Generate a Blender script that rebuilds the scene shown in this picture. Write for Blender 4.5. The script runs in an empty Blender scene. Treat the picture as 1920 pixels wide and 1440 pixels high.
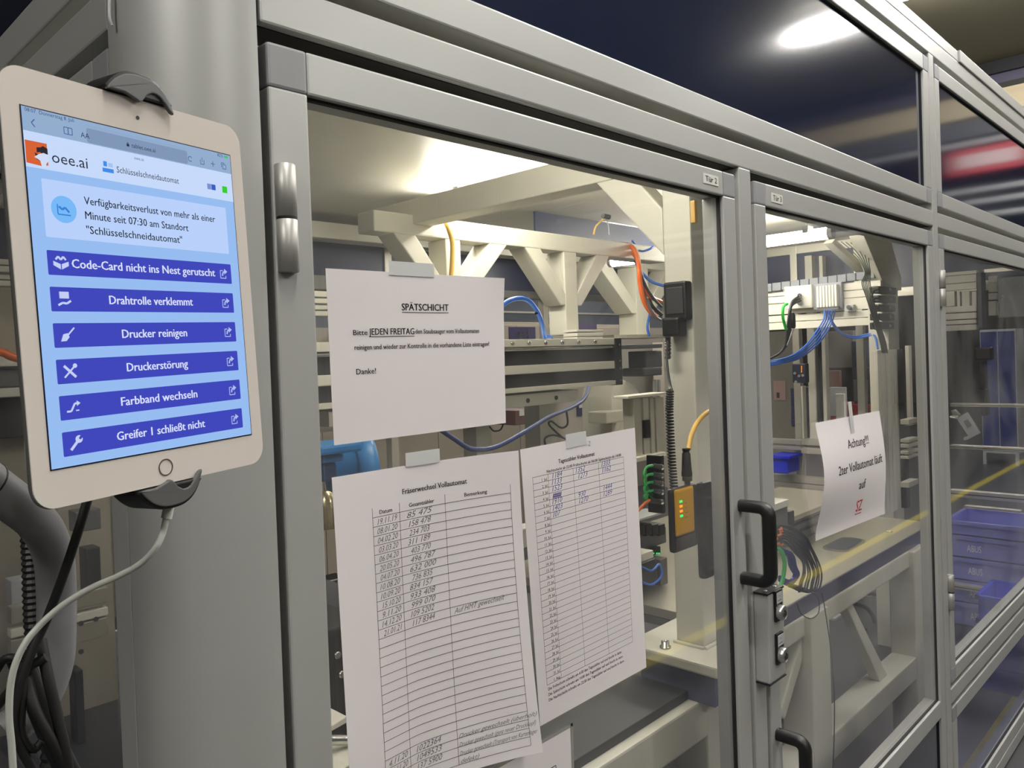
import bpy, bmesh, math, random
from mathutils import Vector, Matrix
random.seed(7)
R = math.radians
SC = bpy.context.scene
COL = SC.collection
CZ = 1.75          # height of the camera above the floor; all z below are given relative to the camera

# ------------------------------------------------------------------ camera
YAW, PITCH, ROLL, FPX, CX, CY = 8.00005724e-01, -1.39341384e-02, -3.59078275e-02, 1478.56640, 946.940329, 687.628403
fw = Vector((math.sin(YAW)*math.cos(PITCH), math.cos(YAW)*math.cos(PITCH), math.sin(PITCH)))
r0 = Vector((math.cos(YAW), -math.sin(YAW), 0)); u0 = r0.cross(fw)
rt = r0*math.cos(ROLL)+u0*math.sin(ROLL); up = -r0*math.sin(ROLL)+u0*math.cos(ROLL)
cam = bpy.data.cameras.new('camera'); camo = bpy.data.objects.new('camera', cam); COL.objects.link(camo)
cam.sensor_fit = 'HORIZONTAL'; cam.sensor_width = 36; cam.lens = FPX/1920*36
cam.shift_x = (960-CX)/1920; cam.shift_y = (CY-720)/1920
cam.clip_start = .02; cam.clip_end = 100
camo.matrix_world = Matrix(((rt.x, up.x, -fw.x, 0), (rt.y, up.y, -fw.y, 0), (rt.z, up.z, -fw.z, CZ), (0, 0, 0, 1)))
SC.camera = camo
def ray(px, py):
    d = fw+rt*((px-CX)/FPX)-up*((py-CY)/FPX)
    return d/d.y
def P(px, py, Y): return ray(px, py)*Y                    # point of a pixel at depth y = Y
def S(px, py, X): d = ray(px, py); return d*(X/d.x)       # point of a pixel at x = X

# ------------------------------------------------------------------ world, view
SC.view_settings.view_transform = 'Standard'; SC.view_settings.look = 'None'
SC.view_settings.exposure = 0.0; SC.view_settings.gamma = 1
w = bpy.data.worlds.new('world'); SC.world = w; w.use_nodes = True
w.node_tree.nodes['Background'].inputs[0].default_value = (.75, .77, .80, 1)
w.node_tree.nodes['Background'].inputs[1].default_value = .04
HALL_LAMP = 165.0; INNER_LAMP = 50.0

# ------------------------------------------------------------------ materials
MATS = {}
def lin(c):
    return tuple(((v/255)/12.92 if v/255 <= .04045 else ((v/255+.055)/1.055)**2.4) for v in c)
def mat(name, rgb, rough=.5, metal=0, var=.06, scale=30, bump=0, emit=0, spec=.5, coat=0, stretch=None):
    if name in MATS: return MATS[name]
    m = bpy.data.materials.new(name); m.use_nodes = True; nt = m.node_tree; b = nt.nodes['Principled BSDF']
    c = lin(rgb)
    b.inputs['Roughness'].default_value = rough; b.inputs['Metallic'].default_value = metal
    b.inputs['Specular IOR Level'].default_value = spec
    if coat: b.inputs['Coat Weight'].default_value = coat; b.inputs['Coat Roughness'].default_value = .07
    tc = nt.nodes.new('ShaderNodeTexCoord'); nz = nt.nodes.new('ShaderNodeTexNoise'); nz.inputs['Scale'].default_value = scale; nz.inputs['Detail'].default_value = 4
    if stretch:
        mp = nt.nodes.new('ShaderNodeMapping'); mp.inputs['Scale'].default_value = stretch
        nt.links.new(tc.outputs['Object'], mp.inputs[0]); nt.links.new(mp.outputs[0], nz.inputs['Vector'])
    else: nt.links.new(tc.outputs['Object'], nz.inputs['Vector'])
    mx = nt.nodes.new('ShaderNodeMix'); mx.data_type = 'RGBA'
    mx.inputs[6].default_value = tuple(max(0, v*(1-var)) for v in c)+(1,); mx.inputs[7].default_value = tuple(min(1, v*(1+var)) for v in c)+(1,)
    nt.links.new(nz.outputs[0], mx.inputs[0]); nt.links.new(mx.outputs[2], b.inputs['Base Color'])
    if bump:
        bp = nt.nodes.new('ShaderNodeBump'); bp.inputs['Strength'].default_value = bump; bp.inputs['Distance'].default_value = .001
        nt.links.new(nz.outputs[0], bp.inputs['Height']); nt.links.new(bp.outputs[0], b.inputs['Normal'])
    if emit:
        b.inputs['Emission Color'].default_value = c+(1,); b.inputs['Emission Strength'].default_value = emit
    MATS[name] = m; return m
def screen_mat(name, rgb, e=1.0):
    m = mat(name, (8, 8, 10), rough=.12, var=0, emit=0)
    b = m.node_tree.nodes['Principled BSDF']; b.inputs['Emission Color'].default_value = lin(rgb)+(1,); b.inputs['Emission Strength'].default_value = e
    return m
def glass_mat(name, haze=.02, hazevar=.10, tint=(1, 1, 1), opac=0, scale=3, spec=.5):
    m = bpy.data.materials.new(name); m.use_nodes = True; nt = m.node_tree
    for n in list(nt.nodes): nt.nodes.remove(n)
    N = nt.nodes.new; L = nt.links.new
    out = N('ShaderNodeOutputMaterial'); tr = N('ShaderNodeBsdfTransparent'); tr.inputs[0].default_value = tint+(1,)
    gl = N('ShaderNodeBsdfGlossy'); gl.inputs['Roughness'].default_value = .03; gl.inputs[0].default_value = (.9, .9, 1, 1)
    fr = N('ShaderNodeFresnel'); ge = N('ShaderNodeNewGeometry'); io_ = N('ShaderNodeMapRange'); io_.inputs[3].default_value = 1.42; io_.inputs[4].default_value = 1/1.42
    L(ge.outputs['Backfacing'], io_.inputs[0]); L(io_.outputs[0], fr.inputs[0])
    m1 = N('ShaderNodeMixShader'); L(fr.outputs[0], m1.inputs[0]); L(tr.outputs[0], m1.inputs[1]); L(gl.outputs[0], m1.inputs[2])
    df = N('ShaderNodeBsdfDiffuse'); df.inputs[0].default_value = (.8, .8, .78, 1)
    tc = N('ShaderNodeTexCoord'); nz = N('ShaderNodeTexNoise'); nz.inputs['Scale'].default_value = scale; nz.inputs['Detail'].default_value = 5; nz.inputs['Distortion'].default_value = .6
    L(tc.outputs['Object'], nz.inputs['Vector'])
    mr = N('ShaderNodeMapRange'); mr.inputs[1].default_value = .42; mr.inputs[2].default_value = .72; mr.inputs[3].default_value = haze; mr.inputs[4].default_value = haze+hazevar
    L(nz.outputs[0], mr.inputs[0])
    # fine scratches
    mp = N('ShaderNodeMapping'); mp.inputs['Scale'].default_value = (220, 220, 9); mp.inputs['Rotation'].default_value = (.4, .7, .2)
    n2 = N('ShaderNodeTexNoise'); n2.inputs['Scale'].default_value = 1.2; L(tc.outputs['Object'], mp.inputs[0]); L(mp.outputs[0], n2.inputs['Vector'])
    m2r = N('ShaderNodeMapRange'); m2r.inputs[1].default_value = .70; m2r.inputs[2].default_value = .80; m2r.inputs[3].default_value = 0; m2r.inputs[4].default_value = .12
    L(n2.outputs[0], m2r.inputs[0]); ad = N('ShaderNodeMath'); ad.operation = 'ADD'; L(mr.outputs[0], ad.inputs[0]); L(m2r.outputs[0], ad.inputs[1])
    m2 = N('ShaderNodeMixShader'); L(ad.outputs[0], m2.inputs[0]); L(m1.outputs[0], m2.inputs[1]); L(df.outputs[0], m2.inputs[2])
    L(m2.outputs[0], out.inputs[0]); MATS[name] = m; return m

ALU = mat('anodised_aluminium', (176, 177, 173), .42, .25, .03, 6)
ALUG = mat('grey_corner_plastic', (142, 143, 145), .5, 0, .04, 60)
DARK = mat('dark_gap_rubber', (22, 20, 18), .7)
NAVY = mat('glossy_navy_sheet', (27, 34, 55), .11, 0, .10, 3, coat=.5)
NAVYD = mat('navy_sheet_inside', (52, 60, 88), .35, 0, .12, 4)
BLACK = mat('black_plastic', (22, 22, 23), .42, 0, .1, 80)
BLACKR = mat('black_rubber', (16, 16, 17), .6, 0, .1, 90)
GREY = mat('grey_plastic', (120, 122, 126), .45)
PALE = mat('pale_grey_plastic', (176, 178, 180), .5)
WHITE = mat('white_plastic', (228, 226, 220), .35)
CREAM = mat('cream_painted_steel', (212, 210, 197), .5, 0, .03, 8)
CREAMW = mat('cream_panel', (224, 221, 208), .45, 0, .03, 3)
CEIL = mat('brushed_roof_sheet', (218, 216, 204), .38, .12, .05, 5)
RAILC = mat('aluminium_rail', (208, 205, 192), .35, .45, .04, 12)
STEEL = mat('bright_steel', (205, 205, 202), .22, .9, .05, 30)
PLATE = mat('machined_plate', (196, 192, 176), .32, .6, .06, 10)
DGREY = mat('dark_grey_metal', (62, 64, 66), .45, .3, .1, 12)
MGREY = mat('mid_grey_metal', (110, 111, 110), .45, .3, .08, 12)
PAPER = mat('white_paper', (225, 219, 219), .85, 0, .015, 40)
INK = mat('black_ink', (24, 23, 24), .8, var=0)
INKG = mat('table_line_ink', (50, 48, 48), .8, var=0)
PENB = mat('blue_biro_ink', (105, 108, 165), .8, var=0)
PENK = mat('pencil_grey', (112, 112, 116), .8, var=0)
RED = mat('red_ink', (200, 38, 48), .8, var=0)
BLUEH = mat('blue_air_hose', (55, 115, 215), .35)
BLUED = mat('dark_blue_cable', (52, 66, 120), .45)
GREENH = mat('green_cable', (52, 165, 88), .4)
ORANGE = mat('orange_cable', (232, 112, 48), .4)
YELLOW = mat('yellow_cable', (214, 172, 84), .45)
YPL = mat('yellow_plastic', (206, 152, 26), .4)
BLUEM = mat('blue_motor_paint', (40, 116, 178), .4)
CRATE = mat('blue_crate_plastic', (128, 132, 212), .5, 0, .08, 4)
BIN = mat('deep_blue_bin_plastic', (16, 42, 222), .4, 0, .1, 4)
LOCK = mat('blue_locker_door', (30, 46, 112), .4)
TAPE = mat('clear_tape', (204, 206, 204), .3, 0, .02, 40)
BEIGE = mat('beige_cabinet', (196, 186, 168), .5, 0, .04, 3)
REDM = mat('red_machine_paint', (150, 30, 36), .5)
LAMPM = mat('lamp_tube_light', (255, 249, 234), .5, var=0, emit=INNER_LAMP)
HLAMP = mat('hall_tube_light', (255, 251, 246), .5, var=0, emit=HALL_LAMP)
LEDG = mat('green_led', (30, 235, 110), .4, var=0, emit=1.0)
LEDO = mat('orange_led', (255, 150, 20), .4, var=0, emit=1.1)
FLOORM = mat('grey_hall_floor', (66, 67, 69), .38, 0, .12, 2.5)
FTAPE = mat('yellow_floor_tape', (214, 196, 46), .5, 0, .08, 9)
HCEIL = mat('khaki_hall_ceiling', (112, 108, 90), .7, 0, .05, 1.2)
HWALL = mat('hall_wall_paint', (78, 77, 73), .7, 0, .08, .7)
GLASS = glass_mat('door_glass', .005, .06, scale=2.2)
GLASS2 = glass_mat('hazy_door_glass', .010, .07, scale=3)
SMOKE = glass_mat('smoked_sheet', .015, .03, tint=(.62, .64, .74))

# ------------------------------------------------------------------ mesh builder
class MB:
    def __init__(s): s.v = []; s.f = []; s.sm = []
    def add(s, vs, fs, smooth=False):
        o = len(s.v); s.v += [Vector(q) for q in vs]; s.f += [[i+o for i in f] for f in fs]; s.sm += [smooth]*len(fs); return s
    def box(s, x0, x1, y0, y1, z0, z1):
        return s.add([(x, y, z) for x in (x0, x1) for y in (y0, y1) for z in (z0, z1)],
                     [(0, 1, 3, 2), (4, 6, 7, 5), (0, 4, 5, 1), (2, 3, 7, 6), (0, 2, 6, 4), (1, 5, 7, 3)])
    def bar(s, p, q, w, h, side=(0, 0, 1)):
        p = Vector(p); q = Vector(q); d = (q-p).normalized(); a = Vector(side).cross(d)
        if a.length < 1e-4: a = Vector((1, 0, 0)).cross(d)
        a.normalize(); b = d.cross(a); vs = []
        for c in (p, q):
            for i, j in ((-1, -1), (1, -1), (1, 1), (-1, 1)): vs.append(c+a*(i*w/2)+b*(j*h/2))
        return s.add(vs, [(3, 2, 1, 0), (4, 5, 6, 7), (0, 1, 5, 4), (1, 2, 6, 5), (2, 3, 7, 6), (3, 0, 4, 7)])
    def lathe(s, p, axis, prof, n=20, smooth=True):
        p = Vector(p); ax = Vector(axis).normalized(); a = ax.orthogonal().normalized(); b = ax.cross(a); vs = []; fs = []
        for r, h in prof:
            for i in range(n):
                t = 2*math.pi*i/n; vs.append(p+ax*h+(a*math.cos(t)+b*math.sin(t))*r)
        for k in range(len(prof)-1):
            for i in range(n): fs.append((k*n+i, k*n+(i+1) % n, (k+1)*n+(i+1) % n, (k+1)*n+i))
        s.add(vs, fs, smooth)
        s.add([vs[i] for i in range(n)], [list(range(n))[::-1]]); m = (len(prof)-1)*n
        return s.add([vs[m+i] for i in range(n)], [list(range(n))])
    def cyl(s, p, q, r, n=16):
        p = Vector(p); q = Vector(q); return s.lathe(p, q-p, [(r, 0), (r, (q-p).length)], n)
    def tube(s, pts, r, n=8, sub=6, ripple=0, closed=False):
        pts = [Vector(q) for q in pts]; path = []
        if sub > 1 and len(pts) > 2:
            e = [pts[0]*2-pts[1]]+pts+[pts[-1]*2-pts[-2]]
            for i in range(1, len(e)-2):
                for k in range(sub):
                    t = k/sub; a, b, c, d = e[i-1:i+3]
                    path.append(.5*((2*b)+(c-a)*t+(2*a-5*b+4*c-d)*t*t+(3*b-a-3*c+d)*t**3))
            path.append(pts[-1])
        else: path = pts
        vs = []; fs = []; nrm = None
        for i, q in enumerate(path):
            d = (path[min(i+1, len(path)-1)]-path[max(i-1, 0)]).normalized()
            nrm = d.orthogonal().normalized() if nrm is None else (nrm-d*nrm.dot(d)).normalized()
            b = d.cross(nrm); rr = r*(1+ripple*(1 if i % 2 else -1))
            for k in range(n):
                t = 2*math.pi*k/n; vs.append(q+(nrm*math.cos(t)+b*math.sin(t))*rr)
        for i in range(len(path)-1):
            for k in range(n): fs.append((i*n+k, i*n+(k+1) % n, (i+1)*n+(k+1) % n, (i+1)*n+k))
        s.add(vs, fs, ripple == 0); s.add(vs[:n], [list(range(n))[::-1]]); return s.add(vs[-n:], [list(range(n))])
    def prism(s, poly, lo, hi, axis='y'):
        n = len(poly); vs = []
        for d in (lo, hi):
            for a, b in poly: vs.append({'y': (a, d, b), 'x': (d, a, b), 'z': (a, b, d)}[axis])
        return s.add(vs, [list(range(n)), list(range(2*n-1, n-1, -1))]+[(i, i+n, (i+1) % n+n, (i+1) % n) for i in range(n)])
    def mesh(s, name, m, bevel=0, off=Vector((0, 0, 0))):
        me = bpy.data.meshes.new(name); me.from_pydata([tuple(q-off) for q in s.v], [], s.f); me.update()
        for p, q in zip(me.polygons, s.sm): p.use_smooth = q
        bm = bmesh.new(); bm.from_mesh(me)
        if bevel: bmesh.ops.remove_doubles(bm, verts=bm.verts, dist=1e-6)
        bmesh.ops.recalc_face_normals(bm, faces=bm.faces)
        if bevel:
            ed = [e for e in bm.edges if len(e.link_faces) == 2 and e.calc_face_angle(0) > .6]
            bmesh.ops.bevel(bm, geom=ed, offset=bevel, segments=2, affect='EDGES', profile=.6)
        bm.to_mesh(me); bm.free(); me.materials.append(m); return me
    def build(s, name, m, parent=None, bevel=0, local=False, label=None, cat=None, group=None, kind=None, origin=None):
        if parent is not None:
            off = Vector((0, 0, 0)) if local else wloc(parent)
        else:
            xs = [q.x for q in s.v]; ys = [q.y for q in s.v]; zs = [q.z for q in s.v]
            off = Vector(origin) if origin else Vector(((min(xs)+max(xs))/2, (min(ys)+max(ys))/2, min(zs)))
        o = bpy.data.objects.new(name, s.mesh(name, m, bevel, off)); COL.objects.link(o)
        if parent is not None: o.parent = parent
        else: o.location = off+Vector((0, 0, CZ))
        return tag(o, label, cat, group, kind)
def wloc(o):
    l = Vector((0, 0, 0))
    while o is not None:
        l += o.location
        if o.parent is None: l -= Vector((0, 0, CZ))
        o = o.parent
    return l
def tag(o, label=None, cat=None, group=None, kind=None):
    for k, v in (('label', label), ('category', cat), ('group', group), ('kind', kind)):
        if v: o[k] = v
    return o
def thing(name, label, cat, loc, group=None, kind=None):
    o = bpy.data.objects.new(name, None); COL.objects.link(o); o.location = Vector(loc)+Vector((0, 0, CZ)); o.empty_display_size = .05
    return tag(o, label, cat, group, kind)
def one(name, mb, m, label, cat, group=None, bevel=0, kind=None): return mb.build(name, m, None, bevel, label=label, cat=cat, group=group, kind=kind)
def struct(name, mb, m, label=None, bevel=0): return mb.build(name, m, None, bevel, label=label, kind='structure')
B = lambda *a: MB().box(*a)
def fbox(l, t, r, b, Y, D):      # box whose front face stands at y=Y and shows between these pixels
    a = P(l, t, Y); c = P(l, b, Y); e = P(r, (t+b)/2, Y); return MB().box(a.x, e.x, Y, Y+D, c.z, a.z)
def sbox(l, t, r, b, X, D):      # box whose face at x=X (facing -x) shows between these pixels
    a = S(l, t, X); c = S(l, b, X); e = S(r, (t+b)/2, X); return MB().box(X, X+D, min(e.y, a.y), max(e.y, a.y), c.z, a.z)
def route(pts): return [P(*q) for q in pts]

# ------------------------------------------------------------------ text
TEXTS = []
def text(parent, s, x0, x1, z, h, m, fmap, name='lettering', bold=0, shear=0, rot=0, spacing=1):
    TEXTS.append((parent, s, x0, x1, z, h, m, fmap, name, bold, shear, rot, spacing))
def flush_text():
    if not TEXTS: return
    uniq = {}
    def get(s, bold, shear):
        bold = 0; k = (s, bold, shear)
        if k not in uniq:
            c = bpy.data.curves.new('t', 'FONT'); c.body = s; c.size = 1; c.offset = 0; c.shear = shear; c.resolution_u = 2; c.fill_mode = 'FRONT'
            o = bpy.data.objects.new('t', c); COL.objects.link(o); uniq[k] = o
        return uniq[k]
    for T in TEXTS: get(T[1], T[9], T[10])
    H = get('H', 0, 0)
    dg = bpy.context.evaluated_depsgraph_get(); dg.update()
    cache = {}
    for k, o in uniq.items():
        me = bpy.data.meshes.new_from_object(o.evaluated_get(dg)); cache[k] = ([v.co.copy() for v in me.vertices], [list(p.vertices) for p in me.polygons]); bpy.data.meshes.remove(me)
    capH = max(v.y for v in cache[('H', 0, 0)][0])
    groups = {}
    for (parent, s, x0, x1, z, h, m, fmap, name, bold, shear, rot, spacing) in TEXTS:
        vs, fs = cache[(s, 0, shear)]
        if not vs: continue
        a = min(v.x for v in vs); b = max(v.x for v in vs); sx = (x1-x0)/(b-a) if x1 is not None else h/capH; sy = h/capH
        mb = groups.setdefault((parent.name, name, m.name), (parent, MB()))[1]
        cr, sr = math.cos(rot), math.sin(rot); out = []
        for v in vs:
            X = (v.x-a)*sx; Z = v.y*sy; out.append((x0+X*cr-Z*sr, z+X*sr+Z*cr))
        k_ = max(0, bold)*sy*3.4
        for dx in ((-k_/2, 0, k_/2) if k_ > 0 else (0,)): mb.add([fmap(q[0]+dx, q[1]) for q in out], fs)
    for (pn, name, mn), (parent, mb) in groups.items():
        me = bpy.data.meshes.new(name); me.from_pydata([tuple(q) for q in mb.v], [], mb.f); me.materials.append(MATS[mn])
        o = bpy.data.objects.new(name, me); COL.objects.link(o); o.parent = parent
    for o in uniq.values():
        c = o.data; bpy.data.objects.remove(o); bpy.data.curves.remove(c)
    TEXTS.clear()

# ================================================================== HALL (setting)
FZ = -CZ
struct('floor', B(-8, 30, -8, 14, FZ-.1, FZ), FLOORM, 'grey painted concrete hall floor')
struct('ceiling', B(-8, 9.0, -8, 14, 2.72, 2.9), HCEIL, 'khaki painted hall ceiling over the machine')
struct('ceiling_high', B(9.0, 30, -8, 14, 3.6, 3.75), HCEIL, 'higher part of the hall ceiling beyond the step')
struct('wall_back', B(-8, 30, 11.0, 11.2, FZ, 3.7), HWALL, 'grey hall wall behind the machine')
struct('wall_front', B(-8, 30, -6.2, -6.0, FZ, 3.7), HWALL, 'grey hall wall across the aisle')
struct('wall_right', B(24, 24.2, -6, 11, FZ, 3.7), HWALL, 'far end wall of the hall')
struct('wall_left', B(-7, -6.8, -6, 11, FZ, 3.7), HWALL, 'end wall of the hall behind the camera')
bulk = thing('ceiling_step', 'stepped bulkhead with dark and cream bands where the hall ceiling ends', 'bulkhead', (9.0, 3, 2), kind='structure')
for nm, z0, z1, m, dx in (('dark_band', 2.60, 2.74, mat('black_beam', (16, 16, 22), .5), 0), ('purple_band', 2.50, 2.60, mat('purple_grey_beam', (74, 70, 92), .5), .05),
                      ('dark_strip', 2.44, 2.50, mat('dark_grey_strip', (44, 42, 36), .6), .02), ('cream_band', 2.22, 2.44, mat('cream_cladding', (196, 182, 150), .5, 0, .12, 1.0, stretch=(1, 1, 30)), .0),  # dark strip is a plain dark grey band
                      ('grey_band', 2.04, 2.22, mat('grey_cladding', (80, 84, 88), .5), .06)):
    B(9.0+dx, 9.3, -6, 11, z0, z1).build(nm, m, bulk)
for z, r_, lb in ((1.98, .035, 'uppermost pale pipe running along the dark band'), (1.50, .03, 'middle pale pipe below the red framed sign'), (1.38, .03, 'pale pipe just under the middle one'), (1.24, .03, 'lowest pale pipe under the bulkhead')):
    one('ceiling_pipe', MB().cyl((9.1, -6, z), (9.1, 11, z), r_, 12), PALE, lb+', high on the hall bulkhead', 'pipe', 'pipes under the hall bulkhead')
sg = thing('hanging_sign', 'long pale hanging sign with a red frame under the hall bulkhead', 'sign', (8.9, -.3, 1.7))
B(8.92, 8.96, -.62, -.06, 1.70, 1.84).build('sign_board', mat('sign_face', (214, 190, 190), .5), sg, .02)
B(8.93, 8.99, -.70, .02, 1.64, 1.90).build('red_frame', mat('sign_red', (190, 48, 60), .5), sg, .02)
# lamps over the aisle
lampspec = [(x, -.95, .50) for x in (-2.6, .45, 3.5)]+[(6.6, -1.17, .30)]+[(6.48, .52, 2.0)]+[(x, -4.6, -3.2) for x in (-.6, 3.5)]+[(2.2, 5.0, 6.5), (6.4, 5.0, 6.5), (11.5, 2.5, 4.0), (12, -1.5, 0), (16, 1.5, 3)]
for i, (x, a, b) in enumerate(lampspec):
    z = 2.62 if x < 9 else 3.4
    near = ('above the aisle', 'above the aisle', 'above the aisle', 'above the aisle', 'above the machine roof', 'by the far aisle wall', 'by the far aisle wall', 'behind the machine', 'behind the machine', 'beyond the bulkhead', 'beyond the bulkhead', 'beyond the bulkhead')[i]
    t = thing('ceiling_lamp', 'long fluorescent tube lamp under the hall ceiling %s, number %s along' % (near, ('one', 'two', 'three', 'four', 'five', 'six', 'seven', 'eight', 'nine', 'ten', 'eleven', 'twelve')[i]), 'ceiling lamp', (x, (a+b)/2, z), 'tube lamps of the hall')
    B(x-.04, x+.04, a, b, z-.03, z+.01).build('tube', HLAMP, t)
    B(x-.06, x+.06, a-.03, b+.03, z+.01, z+.08).build('housing', WHITE, t, .004)
one('floor_marking', B(-6, 20, -.95, -.87, FZ, FZ+.002), FTAPE, 'yellow floor line running along the aisle in front of the machine', 'floor line', 'floor lines')
one('floor_marking', B(3.4, 9, .86, .93, FZ, FZ+.002), FTAPE, 'yellow floor line close behind the smoked lower sheet', 'floor line', 'floor lines')

# ================================================================== ENCLOSURE FACADE
YF, XS, DP = .8, .3366, .05
def fr(side, u0_, u1_, d0, d1, z0, z1):
    return MB().box(u0_, u1_, YF+d0, YF+d1, z0, z1) if side == 'f' else MB().box(XS+d0, XS+d1, u0_, u1_, z0, z1)
enc = thing('machine_enclosure', 'aluminium profile enclosure frame with a broad rounded corner column', 'enclosure', (.45, .85, FZ), kind='structure')
mb = MB(); N = 28; cxx, cyy, rr = .4485, .912, .1119
arc = [(cxx-rr*math.sin(t), cyy-rr*math.cos(t)) for t in [i/N*math.pi/2 for i in range(N+1)]]
poly = arc+[(XS, .927), (cxx, .927)]
z0, z1 = FZ, 1.45
vs = [(x, y, z) for z in (z0, z1) for x, y in poly]; n = len(poly)
mb.add(vs, [(i, i+1, i+1+n, i+n) for i in range(N)], True)
mb.add(vs, [(i, (i+1) % n, (i+1) % n+n, i+n) for i in range(N, n)]+[list(range(n)), list(range(2*n-1, n-1, -1))])
mb.build('corner_column', ALU, enc, label='smooth rounded corner column')
fr('f', .4525, 2.95, .012, .06, .38, .433).build('beam_core', DARK, enc)
fr('f', .4525, .458, .02, .05, FZ, .4).build('gap_strip', DARK, enc)
def beam(nm, side, u0_, u1_, z0, z1, d0=0, d1=DP): fr(side, u0_, u1_, d0, d1, z0, z1).build(nm, ALU, enc, .003)
beam('middle_beam', 'f', .453, 2.896, .3814, .4314); beam('middle_beam', 'f', 2.948, 6.4, .3814, .4314)
beam('top_beam', 'f', .453, 6.4, .9577, 1.0107); beam('top_cap_beam', 'f', .453, 3.25, 1.0113, 1.05, .0, .05); beam('top_cap_beam', 'f', 3.255, 6.4, 1.0113, 1.055, -.006, .05)
beam('post', 'f', 1.554, 1.606, FZ, .3814); beam('post', 'f', 2.897, 2.948, FZ, .9577); beam('post', 'f', 4.70, 4.75, FZ, .9577)
beam('lower_beam', 'f', 2.949, 4.70, -1.243, -1.1932); beam('bottom_beam', 'f', .453, 6.4, -1.74, -1.69)
beam('top_beam', 's', .93, 4.0, .9577, 1.0107); beam('middle_beam', 's', .93, 4.0, .3814, .4314); beam('bottom_beam', 's', .93, 4.0, -1.74, -1.69)
fr('s', .93, 4.0, .05, .09, .37, .39).build('under_strip', mat('bronze_strip', (120, 108, 92), .5, .3), enc)
beam('post', 's', 2.2, 2.25, FZ, .9577); beam('post', 's', 3.95, 4.0, FZ, .9577)
def frame_parts(t, side, u0_, u1_, z0, z1, sw=.05, caps=True):
    fr(side, u0_, u0_+sw, 0, DP, z0+.05, z1-.05).build('stile', ALU, t, .003)
    fr(side, u1_-sw, u1_, 0, DP, z0+.05, z1-.05).build('stile', ALU, t, .003)
    fr(side, u0_+sw, u1_-sw, 0, DP, z1-.05, z1).build('rail', ALU, t, .003)
    fr(side, u0_+sw, u1_-sw, 0, DP, z0, z0+.05).build('rail', ALU, t, .003)
    for ua, ub in ((u0_, u0_+sw), (u1_-sw, u1_)):
        for za in (z0, z1-.05):
            fr(side, ua, ub, -.0004, DP, za, za+.05).build('corner_cap', ALUG, t, .0035)
def seal(t, side, u0_, u1_, z0, z1):
    mb = MB()
    for a in ((u0_, u0_+.003, z0, z1), (u1_-.003, u1_, z0, z1), (u0_, u1_, z1-.003, z1), (u0_, u1_, z0, z0+.003)):
        mb.v += []; q = fr(side, a[0], a[1], .008, .016, a[2], a[3]); mb.add(q.v, q.f)
    mb.build('seal', DARK, t)
def panel(nm, label, side, u0_, u1_, z0, z1, m, group=None):
    t = thing(nm, label, 'panel', (u0_, YF, z0) if side == 'f' else (XS, u0_, z0), group)
    frame_parts(t, side, u0_, u1_, z0, z1); seal(t, side, u0_+.05, u1_-.05, z0+.05, z1-.05)
    fr(side, u0_+.048, u1_-.048, .012, .016, z0+.048, z1-.048).build('sheet', m, t); return t
panel('upper_panel', 'large glossy navy panel above doors two and three', 'f', .459, 2.886, .4532, .9378, NAVY)
panel('upper_panel', 'glossy navy panel reflecting the red framed sign, beyond the full-height post', 'f', 2.958, 4.69, .4532, .9378, NAVY)
panel('upper_panel', 'navy panel high on the side face past the rounded column', 's', .93, 2.19, .4532, .9378, NAVY)
def door(label, side, u0_, u1_, z1, glass, midrail=None, z0=-1.685, hz=(), hu=0, lowmat=NAVY, sw=.05):
    t = thing('safety_door', label, 'door', (u0_, YF, z0) if side == 'f' else (XS, u0_, z0))
    frame_parts(t, side, u0_, u1_, z0, z1, sw)
    zb = z0+.05
    if midrail is not None:
        fr(side, u0_+sw, u1_-sw, 0, DP, midrail-.055, midrail).build('rail', ALU, t, .003)
        fr(side, u0_+sw-.002, u1_-sw+.002, .012, .016, z0+.048, midrail-.053).build('lower_sheet', lowmat, t)
        seal(t, side, u0_+sw, u1_-sw, z0+.05, midrail-.055); zb = midrail
    seal(t, side, u0_+sw, u1_-sw, zb, z1-.05)
    fr(side, u0_+sw-.002, u1_-sw+.002, .011, .015, zb-.002, z1-.048).build('glass_pane', glass, t)
    for zt, zbm in hz:
        zm = (zt+zbm)/2; hg = MB(); c = (hu, YF-.004) if side == 'f' else (XS-.004, hu)
        g = MB().lathe((c[0], c[1], zbm), (0, 0, 1), [(.0105, 0), (.012, .001), (.012, zm-zbm-.002), (.0105, zm-zbm-.001)], 20).build('hinge', STEEL if 0 else mat('satin_hinge_metal', (170, 169, 163), .45, .6, .03, 20), t, label='satin metal barrel hinge')
        MB().lathe((c[0], c[1], zm+.001), (0, 0, 1), [(.0105, 0), (.012, .001), (.012, zt-zm-.002), (.0105, zt-zm-.001)], 20).build('barrel', MATS['satin_hinge_metal'], g)
        MB().lathe((c[0], c[1], zm-.0015), (0, 0, 1), [(.0118, 0), (.0118, .003)], 20).build('bushing', BLACK, g)
    return t
d2 = door('glazed safety door beside the column with three paper notices taped on it', 'f', .460, 1.534, .3622, GLASS, None, hz=((.225, .103),), hu=.474)
d3 = door('glazed safety door in the middle with one curling notice behind the D handle', 'f', 1.624, 2.885, .3622, GLASS2, -1.1931)
d4 = door('glazed safety door past the full-height post showing blue crates', 'f', 2.962, 4.69, .3622, GLASS2, None, z0=-1.1756, hz=((.236, .114), (-.80, -.92)), hu=2.958)
pl = panel('lower_panel', 'smoked lower sheet in an aluminium frame below the crates door', 'f', 2.962, 4.69, -1.685, -1.2612, SMOKE)
ds = door('glazed side door round the corner behind the white tablet', 's', .930, 2.19, .3622, GLASS, None)
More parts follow.
